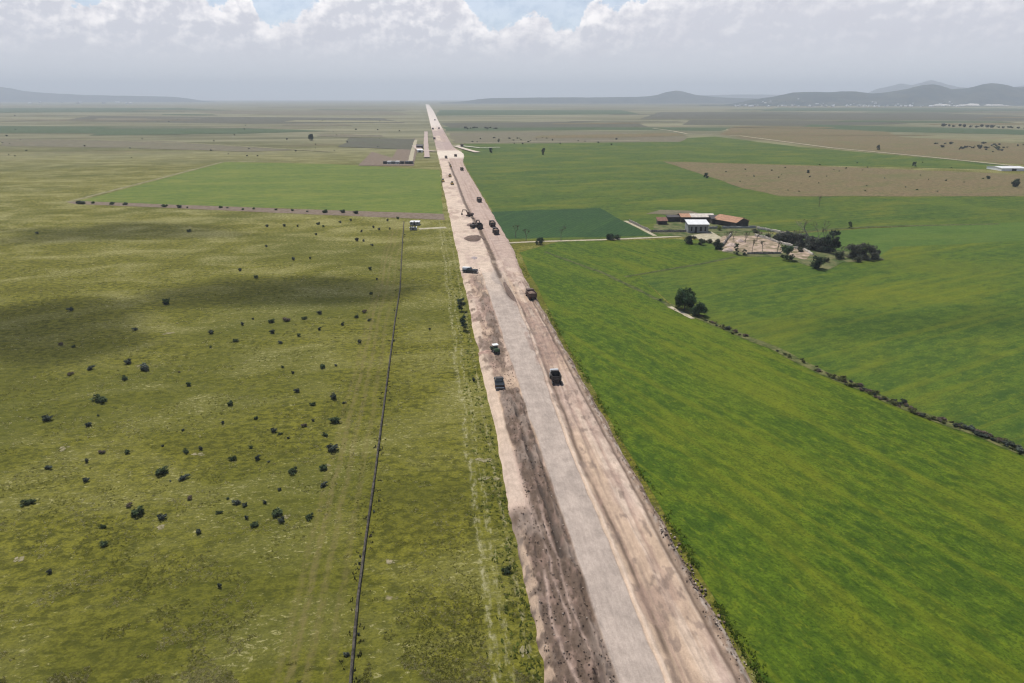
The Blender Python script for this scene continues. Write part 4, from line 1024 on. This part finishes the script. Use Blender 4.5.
def excavator(label, paint, loc, rz, swing=.5):
    t = empty('excavator', loc, rz); tag(t, label, 'excavator')
    for s in (-1, 1):
        q = MB(); q.prism([(-1.9, .35), (-1.6, .05), (1.6, .05), (1.9, .35), (1.9, .6), (1.6, .9), (-1.6, .9), (-1.9, .6)], s * 1.15 - .3, s * 1.15 + .3)
        q.build('track', M['tyre'], t)
    MB().box(-.8, .8, -.9, .9, .5, .95, .05).build('undercarriage', M['steel_dark'], t)
    rot = Matrix.Rotation(swing, 4, 'Z')
    def part(nm, mb, m):
        mb.v = [tuple(rot @ Vector(v)) for v in mb.v]; return mb.build(nm, m, t)
    q = MB(); q.box(-1.3, 1.3, -2.3, 1.1, 1.0, 2.0, .08); q.box(-1.2, 1.2, -2.25, -.6, 2.003, 2.3, .06); part('engine_house', q, paint)
    part('counterweight', MB().box(-1.3, 1.3, -2.75, -2.31, 1.05, 2.1, .1), M['steel_dark'])
    part('cab', MB().box(-1.3, -.25, -.3, 1.3, 2.003, 3.0, .06, (.05, .05, .05, .2)), paint)
    part('windscreen', MB().add([(-1.22, 1.30, 2.15), (-.35, 1.30, 2.15), (-.38, 1.14, 2.9), (-1.17, 1.14, 2.9)], [(0, 1, 2, 3)]), M['glass'])
    def limb(pts, w, wd): # pts in (y,z)
        mb = MB()
        for (a, b), (c, d) in zip(pts[:-1], pts[1:]):
            L = math.hypot(c - a, d - b); nx_, nz_ = -(d - b) / L * w, (c - a) / L * w
            mb.prism([(a - nx_, b - nz_), (c - nx_ * .8, d - nz_ * .8), (c + nx_ * .8, d + nz_ * .8), (a + nx_, b + nz_)], .15 - wd, .15 + wd)
        return mb
    part('boom', limb([(1.0, 1.6), (2.6, 4.1), (4.9, 4.0)], .3, .2), paint)
    part('stick', limb([(4.7, 4.3), (5.6, 1.8)], .22, .16), paint)
    part('bucket', MB().prism([(5.4, 1.8), (5.9, 1.7), (6.0, 1.0), (5.4, .6), (4.9, 1.0)], -.4, .7), M['steel_dark'])
    part('hydraulic_ram', MB().tube((.15, 1.2, 1.3), (.15, 2.5, 3.5), .09), M['silver'])
    return t

def roller(label, paint, roofm, loc, rz):
    t = empty('road_roller', loc, rz); tag(t, label, 'roller')
    q = MB(); q.lathe([(-1.0, .62), (-.98, .72), (.98, .72), (1.0, .62)], 0, 1.6, .72, 'x', 20); q.build('drum', M['steel_dark'], t)
    q = MB(); 
    for s in (-1, 1): q.box(s * 1.1 - .06, s * 1.1 + .06, .7, 2.0, .6, .9, .02)
    q.box(-1.16, 1.16, 2.35, 2.5, .6, .9, .02); q.build('drum_frame', paint, t)
    MB().box(-.8, .8, -2.2, .4, .6, 1.5, .1, (.05, .05, .15, 0)).build('body', paint, t)
    MB().box(-.7, .7, -.7, .55, 1.503, 2.3, .05, (.08, .08, .05, .1)).build('cab', M['glass'], t)
    MB().box(-.95, .95, -.95, .85, 2.303, 2.42, .04).build('canopy', roofm, t)
    for s in (-1, 1): wheel(t, s * .85, -1.4, .62, .45, s)
    return t

def on(px, py):
    x, y = G(px, py); return (x, y, road_z(x, y) if y < 700 else road_z(x, y))
pickup('black pickup truck parked on the dark earth left of the gravel lane', M['black_paint'], M['steel_dark'], on(499.2, 387.5), R(-3))
_v = dump_truck('dark empty dump truck with pale cab on the earth right of the gravel lane', M['silver'], M['steel_dark'], on(555, 382), R(-1), 2.6, False); _v.scale = (.84,) * 3
dump_truck('brown dump truck loaded with soil at the right edge of the works', M['brown_tipper'], M['brown_tipper'], on(530.5, 298.5), R(4), 3.6, True)
_v = roller('green roller with white canopy beside a pale earth heap left of the lane', M['green_paint'], M['white'], on(495.2, 354.5), R(12)); _v.scale = (.78,) * 3
pickup('dark pickup truck at the left edge of the works where the gravel lane begins', M['black_paint'], M['black_paint'], on(470.5, 273.8), R(70))
tr_ = empty('water_trailer', on(466.6, 273.2), R(70)); tag(tr_, 'white tank trailer behind the dark pickup at the left edge of the works', 'trailer')
q = MB(); q.lathe([(-1.5, .3), (-1.4, .72), (1.4, .72), (1.5, .3)], 0, 0, 1.25, 'y', 18); q.build('tank', M['white'], tr_)
MB().box(-.7, .7, -1.6, 1.6, .45, .56, .02).box(-.06, .06, 1.6, 2.6, .46, .55).build('chassis', M['steel_dark'], tr_)
for s_ in (-1, 1): wheel(tr_, s_ * .8, -.3, .34, .2, s_)
mound('earth_heap', 487, 354, 2.4, 2.0, .8, (.36, .24, .19), 'pale pink earth heap left of the green roller', seed=21)
mound('soil_heap', 474.5, 239.5, 5.0, 8.5, 1.7, (.135, .095, .075), 'big dark brown soil heap in the middle of the pale formation', seed=23)
mound('soil_heap', 474, 259, 2.2, 5.0, .6, (.30, .25, .24), 'low grey spread heap below the big brown soil heap', seed=25)
mound('soil_heap', 533, 350, 1.6, 4.0, .5, (.17, .12, .095), 'flat dark soil heap right of the gravel lane behind the dump truck', seed=27)
mound('soil_heap', 538, 364, 1.4, 2.6, .45, (.18, .125, .10), 'small dark soil heap nearest the dump truck', seed=29)
mound('soil_heap', 511.5, 296, 1.0, 19.0, .9, (.14, .10, .08), 'narrow dark windrow of soil along the right of the lane', seed=31, rz=R(2))
mound('soil_heap', 471, 226, 3.0, 7.0, .9, (.15, .105, .085), 'dark soil heap under the excavator behind the big brown heap', seed=33)
_v = excavator('nearest excavator standing behind the big brown soil heap', M['steel_dark'], on(474, 229), R(-60), .3); _v.scale = (.8,) * 3
_v = excavator('second excavator farther up the trench with raised boom', M['brown_tipper'], on(469.5, 218), R(40), .4); _v.scale = (.8,) * 3
dump_truck('small dark dump truck by the trench right of the nearest excavator', M['steel_dark'], M['steel_dark'], on(479.5, 228.5), R(5), 3.0, False)
src = dump_truck('dark dump truck on the right edge of the haul road, level with the excavators', M['brown_tipper'], M['steel_dark'], on(495.5, 234.5), R(2), 3.8, True)
for px, py, lb in [(479, 202.5, 'dark dump truck alone on the haul road right of the trench'), (461.8, 171, 'dark dump truck on the right edge of the far haul road'), (455.5, 157.3, 'dark truck beside the bright pad in the far road'),
                   (461.8, 146.5, 'dark truck right of the bright pad on the side road'), (446, 159, 'dark truck on the formation just below the bright pad'), (434.5, 140, 'dark truck on the far formation above the bright pad'),
                   (439, 129.8, 'dark truck far up the road, right one of a pair'), (433, 130.2, 'dark truck far up the road, left one of a pair'), (435, 121, 'dark truck farthest up the road'), (492, 227, 'small truck on the verge just behind the right-hand dump truck')]:
    o = copy_tree(src); o.location = on(px, py); o['label'] = lb; o['group'] = 'dump trucks along the works'; o.rotation_euler = (0, 0, R(random.uniform(-8, 8)))
    if py < 150: o.scale = (1.25, 1.25, 1.25)
src['group'] = 'dump trucks along the works'
s2 = roller('yellow roller on the pale formation below a smaller dark one', M['yellow'], M['steel_dark'], on(452.2, 185.5), R(3)); s2['group'] = 'rollers on the formation'
for px, py, lb in [(450, 177.5, 'dusty yellow roller on the formation between two other rollers'), (450.4, 167.3, 'dark roller, upper one of three on the far formation'), (443, 182.5, 'roller at the left edge of the far formation')]:
    o = copy_tree(s2); o.location = on(px, py); o['label'] = lb

# ------------------------------------------------------------------ site cabins and compound
def cabin(px, py, L, D, h, rz, label, wallm, roofm, cat='cabin', name='site_cabin', group=None):
    x, y = G(px, py); t = empty(name, (x, y, .05), rz); tag(t, label, cat, group)
    MB().box(-L / 2, L / 2, 0, D, 0, h, .05).build('wall', wallm, t)
    MB().box(-L / 2 - .15, L / 2 + .15, -.15, D + .15, h + .003, h + .16, .03).build('roof', roofm, t)
    MB().box(-L * .1, L * .1, -.04, .02, .1, 2.0).build('door', M['opening'], t)
    for s in (-.32, .32): MB().box(L * s - .5, L * s + .5, -.04, .02, .9, 1.8).build('window', M['glass'], t)
    return t
cabin(414.5, 225.5, 4.6, 4.5, 1.5, BASEROT, 'white flat-roofed cabin at the left end of the short pale track', M['plaster'], M['white'])
cabin(413, 230.3, 3.2, 2.2, 1.2, BASEROT, 'smaller white cabin in front of the flat-roofed one by the pale track', M['plaster'], M['white'])
for i, (px, wm) in enumerate([(385, 'steel_dark'), (389, 'white'), (393.2, 'plaster'), (397.3, 'white'), (402, 'steel_dark'), (407, 'black_paint'), (411, 'steel_dark')]):
    cabin(px, 164.3, 3.6, 5, 2.6, BASEROT, ('white' if wm == 'white' else 'grey' if wm == 'plaster' else 'dark') + ' container in the compound row behind the left crop field, %s from the left' % ('first second third fourth fifth sixth seventh'.split()[i]), M[wm], M[wm], 'container', 'container', 'containers of the compound')
building('far_shed', 419.5, 148.5, 'dark roofed shed left of the far bright pad', BASEROT, 8, 7, 3.2, R(10), M['steel_dark'], M['darkwall'], 'mono', 'shed', gaps=((-2, 2, 0, 2.4, 'door'),))
building('far_shed', 419.8, 152.5, 'white roofed shed in front of the dark one left of the bright pad', BASEROT, 6, 5, 2.6, R(8), M['white'], M['white'], 'mono', 'shed', gaps=((-1.5, 1.5, 0, 2.2, 'door'),))
building('greenhouse', 1014, 171, 'white low greenhouse at the right end of the far green field', BASEROT, 22, 20, 2.2, R(5), M['white'], M['white'], 'gable', 'greenhouse', gaps=((-2, 2, 0, 2.0, 'door'),))

# ------------------------------------------------------------------ hills and distant town
def hills(name, ridge, dist, depth, mat, seed, amp=.06):
    """ridge: (photo x, photo y of the skyline); modelled as a real range at its distance"""
    xs = np.array([r[0] for r in ridge], float); yy = np.array([r[1] for r in ridge], float)
    q = np.linspace(xs[0], xs[-1], 150); yq = np.interp(q, xs, yy)
    heading = np.arctan((q - 512) / (F * math.cos(PITCH) + 243.5 * math.sin(PITCH))) + YAW
    dd = dist / np.cos(heading - YAW)
    hz = np.maximum(2.0, H + (98 - yq) / 725.0 * dist); n = len(q)
    hz = hz * sstep(-.01, .14, np.linspace(0, 1, n)) * sstep(-.01, .14, np.linspace(1, 0, n))
    rows = 26; v = []
    for j in range(rows):
        u = j / (rows - 1)                       # 0 front foot, .5 ridge, 1 back foot
        sh = (np.sin(np.pi * np.clip(u, 0, 1)) ** 1.5)
        r = dd + (u - .5) * depth
        sp = 1 + .5 * (fbm(q / 14.0, np.full(n, u * 6.0), seed, 4) - .5) * (1 if abs(u - .5) > .1 else .25)
        v.append(np.c_[np.sin(heading) * r, np.cos(heading) * r, hz * sh * sp - 2.0 * (j in (0, rows - 1))])
    v = np.concatenate(v); ii = np.arange(n * rows).reshape(rows, n)
    f = np.stack([ii[:-1, :-1], ii[:-1, 1:], ii[1:, 1:], ii[1:, :-1]], -1).reshape(-1, 4)
    return tag(raw(name, v, f, mat, smooth=True), kind='structure')
mh, th = newmat('hill_scrub'); hp_ = th.pos(); hn = th.noise(hp_, .006, 6, .65); 
th.out(th.mix(th.ss(hn, .4, .62), (.016, .034, .034), (.056, .064, .048)), .95, th.bump(th.noise(hp_, .01, 6, .7), 25.0), .05)
right_hills = hills('hills', [(700, 108), (727, 104), (750, 99.5), (772, 97), (792, 92.7), (812, 92.2), (832, 92.5), (852, 92), (872, 93.8), (890, 92), (907, 89), (920, 85.6), (929, 84.8), (938, 86.5), (950, 90), (966, 88.6), (980, 85), (990, 83.8), (1000, 85.3), (1012, 88), (1030, 88.5), (1080, 92), (1130, 100)], 6900, 2400, mh, 3)
hills('mountain', [(845, 96), (857, 92), (880, 88.5), (900, 84.5), (910, 86), (927, 81.3), (940, 84), (955, 87.5), (975, 90), (1010, 87.5), (1040, 85), (1090, 92)], 13500, 3500, mh, 5)
hills('hills', [(440, 100), (480, 98.3), (540, 97.6), (600, 97.3), (640, 97), (657, 95.2), (666, 92.5), (675, 91.2), (684, 92.3), (694, 95), (712, 97), (740, 98), (780, 99), (830, 99)], 9500, 2500, mh, 7)
hills('mountain', [(-80, 90), (-40, 86), (0, 87), (25, 91), (45, 93), (60, 94), (90, 95.2), (130, 95.8), (170, 96.8), (215, 98.4)], 12500, 3000, mh, 9)
hills('mountain', [(600, 99), (640, 96.5), (700, 95.2), (760, 94.6), (800, 95), (860, 96), (900, 98)], 15500, 2500, mh, 13)

hm = []
for k in range(3):
    mb = MB(); L, D, h = [(16, 12, 7), (24, 13, 6), (14, 14, 10)][k]
    mb.box(-L / 2, L / 2, -D / 2, D / 2, 0, h); mb.prism([(-D / 2 - .5, h), (D / 2 + .5, h), (0, h + 3)], -L / 2 - .5, L / 2 + .5)
    o = mb.build('house', M['white'] if k else M['plaster']); hm.append(o.data); bpy.data.objects.remove(o)
from mathutils.bvhtree import BVHTree
def height_of(o):
    bv = BVHTree.FromPolygons([v.co[:] for v in o.data.vertices], [p.vertices[:] for p in o.data.polygons])
    def f(x, y):
        h = bv.ray_cast(Vector((x, y, 2000)), Vector((0, 0, -1)))[0]
        return h.z if h is not None else 0.0
    return f
def bearing(px, dist):
    a = math.atan((px - 512) / (F * math.cos(PITCH) + 243.5 * math.sin(PITCH))); r = dist / math.cos(a); a += YAW
    return math.sin(a) * r, math.cos(a) * r
hr = height_of(right_hills)
def town(n, x0, x1, d0, d1, label, group, smin, smax):
    for k in range(n):
        x, y = bearing(random.uniform(x0, x1), d0 + (d1 - d0) * random.random() ** 1.6)
        o = bpy.data.objects.new('house', random.choice(hm)); COL.objects.link(o)
        sc = random.uniform(smin, smax); o.location = (x, y, max(0, hr(x, y) - 1)); o.scale = (sc, sc, sc); o.rotation_euler = (0, 0, random.uniform(0, 3))
        tag(o, label, 'house', group)
town(110, 735, 968, 5250, 6200, 'tiny pale house in the town strewn over the foot of the right-hand hills', 'houses of the far town', .5, 1.05)
town(12, 20, 130, 8000, 10500, 'tiny pale house far off below the left mountain', 'houses below the left mountain', 1.2, 2.0)
def quarry(px0, px1, d0, d1):
    n, m = 30, 8; v = []
    for j in range(m + 1):
        for i in range(n + 1):
            t = i / n; e = .5 + .5 * float(fbm(t * 5 + px0, j * .0, 3)) ; d = d0 + (d1 - d0) * (j / m) * e * min(1, 6 * t + .1, 6 * (1 - t) + .1) + 40 * (float(fbm(t * 4, 3.0, 5)) - .5)
            x, y = bearing(px0 + (px1 - px0) * t, d); v.append((x, y, max(0, hr(x, y)) + 2.5))
    f = [(j * (n + 1) + i, j * (n + 1) + i + 1, (j + 1) * (n + 1) + i + 1, (j + 1) * (n + 1) + i) for j in range(m) for i in range(n)]
    tag(raw('quarry_terrain', v, f, M['quarry']), kind='structure')
quarry(957, 983, 5860, 6040); quarry(984, 1014, 5860, 6020); quarry(934, 955, 5860, 6000)

# ------------------------------------------------------------------ light, sky, air
EL, AZ = 60.0, -22.0           # sun height, bearing from +Y (clockwise)
sdir = Vector((math.sin(R(AZ)) * math.cos(R(EL)), math.cos(R(AZ)) * math.cos(R(EL)), math.sin(R(EL))))
sun = bpy.data.lights.new('sun', 'SUN'); sun.energy = 4.0; sun.angle = R(0.53); sun.color = (1.0, .955, .89)
so = bpy.data.objects.new('sun', sun); COL.objects.link(so); so.rotation_euler = (-sdir).to_track_quat('-Z', 'Y').to_euler(); so.location = (0, 0, 900)

w = bpy.data.worlds.new('World'); SC.world = w; w.use_nodes = True
t = NT(w)
sky = t.n('ShaderNodeTexSky', sky_type='NISHITA', sun_disc=False, sun_elevation=R(EL), sun_rotation=R(AZ), altitude=2300.0, air_density=1.0, dust_density=1.5, ozone_density=1.0)
bg = t.n('ShaderNodeBackground'); t.put(bg.inputs[0], sky.outputs[0]); bg.inputs[1].default_value = 0.085
d = t.n('ShaderNodeTexCoord').outputs['Generated']; dx, dy, dz = t.xyz(d)
az = t.m('ARCTAN2', dx, dy)                       # bearing, clockwise from +Y
el = t.m('ARCSINE', dz)
KF = F * math.cos(PITCH) + 243.5 * math.sin(PITCH)
tops = [(-60, 2), (0, -6), (40, 2), (60, 6), (75, 9), (90, 23), (105, 26), (120, 21), (131, 9), (140, 12), (150, 5), (165, -14), (205, -14), (215, 6), (225, 21), (240, 17), (252, 9), (263, 14), (270, 31), (290, 34), (312, 22), (330, 12),
        (345, -4), (360, -12), (395, -8), (415, 0), (440, -4), (455, -2), (466, 12), (480, 27), (495, 37), (510, 31), (525, 25), (538, 23), (550, 31), (562, 37), (575, 33), (586, 15), (597, 12), (608, 20), (626, 12), (650, 8), (680, -2), (720, -12), (1100, -12)]
fc = t.n('ShaderNodeFloatCurve'); cv = fc.mapping.curves[0]
def nrm(px): return (math.atan((px - 512) / KF) + YAW + .7) / 1.5
pts = [(min(max(nrm(px), 0), 1), ((98 - py) / 725.0) / .16) for px, py in tops]
cv.points[0].location = (0, .5); cv.points[1].location = (1, .75)
for p in pts: cv.points.new(*p)
for p in cv.points: p.handle_type = 'AUTO_CLAMPED'
fc.mapping.extend = 'HORIZONTAL'; fc.mapping.use_clip = False; fc.mapping.update()
t.put(fc.inputs['Value'], t.m('DIVIDE', t.m('ADD', az, .7), 1.5))
top = t.m('MULTIPLY', fc.outputs[0], .16)
cvv = t.n('ShaderNodeCombineXYZ'); t.put(cvv.inputs[0], az); t.put(cvv.inputs[1], t.m('MULTIPLY', el, 1.25)); q = cvv.outputs[0]
wv = t.noise(q, 38, 5, .6); wb = t.noise(t.mapv(q, loc=(3, 1, 0)), 16, 3, .5)
bil = t.m('ABSOLUTE', t.m('SUBTRACT', t.noise(t.mapv(q, loc=(1, 5, 0)), 60, 5, .62), .5))
edge = t.m('ADD', t.m('SUBTRACT', top, el), t.m('ADD', t.m('MULTIPLY', t.m('SUBTRACT', wv, .5), .022), t.m('MULTIPLY', t.m('SUBTRACT', .09, bil), .05)))
mask = t.ss(edge, -.001, .0045)
qd = t.mapv(q, (1, 1, 1)); qo = t.mapv(q, loc=(.008, -.014, 0))
rel = t.m('ADD', t.m('MULTIPLY', t.m('SUBTRACT', t.noise(qd, 21, 6, .62), t.noise(qo, 21, 6, .62)), .8), t.m('MULTIPLY', t.m('SUBTRACT', t.noise(qd, 52, 5, .6), t.noise(t.mapv(q, loc=(.004, -.007, 0)), 52, 5, .6)), .6))
pf = t.m('SUBTRACT', .16, t.m('ABSOLUTE', t.m('SUBTRACT', t.noise(t.mapv(q, loc=(9, 2, 0)), 48, 7, .62), .5)))
rel = t.m('ADD', rel, t.m('MULTIPLY', pf, .32))
rel = t.m('MULTIPLY', rel, t.ss(az, .36, .22, .45, 1.0))
crest = t.m('MULTIPLY', t.ss(edge, .042, .001), t.ss(el, .03, .08))
cc_ = t.mix(t.m('ADD', t.m('MULTIPLY', crest, .62), t.m('MULTIPLY', t.m('MULTIPLY', rel, 3.6), t.ss(el, .03, .09))), (.595, .59, .64), (1.02, .97, .955))
cc_ = t.mix(t.ss(wb, .4, .7, 0, .35), cc_, (.56, .545, .60))
cc_ = t.mix(t.ss(el, .075, .0, 0, .8), cc_, (.75, .755, .765))
cb_ = t.n('ShaderNodeBackground'); t.put(cb_.inputs[0], cc_); cb_.inputs[1].default_value = 0.95
ms = t.n('ShaderNodeMixShader'); t.put(ms.inputs[0], t.m('ADD', t.m('MULTIPLY', mask, .62), t.ss(el, .5, .12, .06, .34))); t.t.links.new(bg.outputs[0], ms.inputs[1]); t.t.links.new(cb_.outputs[0], ms.inputs[2])
wo = t.n('ShaderNodeOutputWorld'); t.t.links.new(ms.outputs[0], wo.inputs[0])

# the air itself: one even volume around everything below the clouds
HZ = 24000.0
hb = MB(); hb.box(-HZ, HZ, -1800, HZ, -3.0, 460.0)
mz, tz = newmat('hazy_air')
pv = tz.n('ShaderNodeVolumePrincipled'); pv.inputs['Color'].default_value = (.84, .92, 1.0, 1); pv.inputs['Density'].default_value = 1.2e-4; pv.inputs['Anisotropy'].default_value = 0.0
oz = tz.n('ShaderNodeOutputMaterial'); tz.t.links.new(pv.outputs[0], oz.inputs['Volume'])
tag(hb.build('haze', mz), kind='stuff')

# small fair-weather clouds high above, whose shade lies on the fields
mc, tc = newmat('cloud_vapour')
pc = tc.n('ShaderNodeVolumePrincipled'); pc.inputs['Color'].default_value = (.98, .98, 1, 1); pc.inputs['Density'].default_value = 0.032
oc = tc.n('ShaderNodeOutputMaterial'); tc.t.links.new(pc.outputs[0], oc.inputs['Volume'])
def cloud(px, py, rx, ry, th_, seed):
    x, y = G(px, py); alt = 760.0; k = alt / sdir.z; n, m = 28, 10; v = []
    for j in range(m + 1):
        ph = math.pi * j / m
        for i in range(n):
            a = 2 * math.pi * i / n; r = math.sin(ph); e = 1 + 1.5 * (float(fbm(math.cos(a) * 1.9 + seed, math.sin(a) * 1.9, seed)) - .5)
            v.append((math.cos(a) * r * rx * e, math.sin(a) * r * ry * e, math.cos(ph) * th_))
    f = [(j * n + i, (j + 1) * n + i, (j + 1) * n + (i + 1) % n, j * n + (i + 1) % n) for j in range(m) for i in range(n)]
    o = raw('cloud', v, f, mc, smooth=True); o.location = (x + sdir.x * k, y + sdir.y * k, alt); return tag(o, kind='structure')
cloud(0, 332, 40, 26, 18, 3); cloud(280, 290, 44, 17, 26, 7); cloud(120, 232, 60, 26, 14, 9); cloud(960, 322, 60, 16, 4, 11)

# ------------------------------------------------------------------ render settings
SC.view_settings.view_transform = 'Standard'; SC.view_settings.look = 'None'
SC.view_settings.exposure = 0.42; SC.view_settings.gamma = 1.0; SC.view_settings.use_curve_mapping = False
SC.render.engine = 'CYCLES'
cy = SC.cycles
cy.use_denoising = True; cy.denoiser = 'OPENIMAGEDENOISE'; cy.denoising_input_passes = 'RGB_ALBEDO_NORMAL'
cy.max_bounces = 4; cy.diffuse_bounces = 2; cy.glossy_bounces = 2; cy.volume_bounces = 0; cy.transparent_max_bounces = 8
cy.use_adaptive_sampling = False; cy.pixel_filter_type = 'BLACKMAN_HARRIS'; cy.filter_width = 1.2
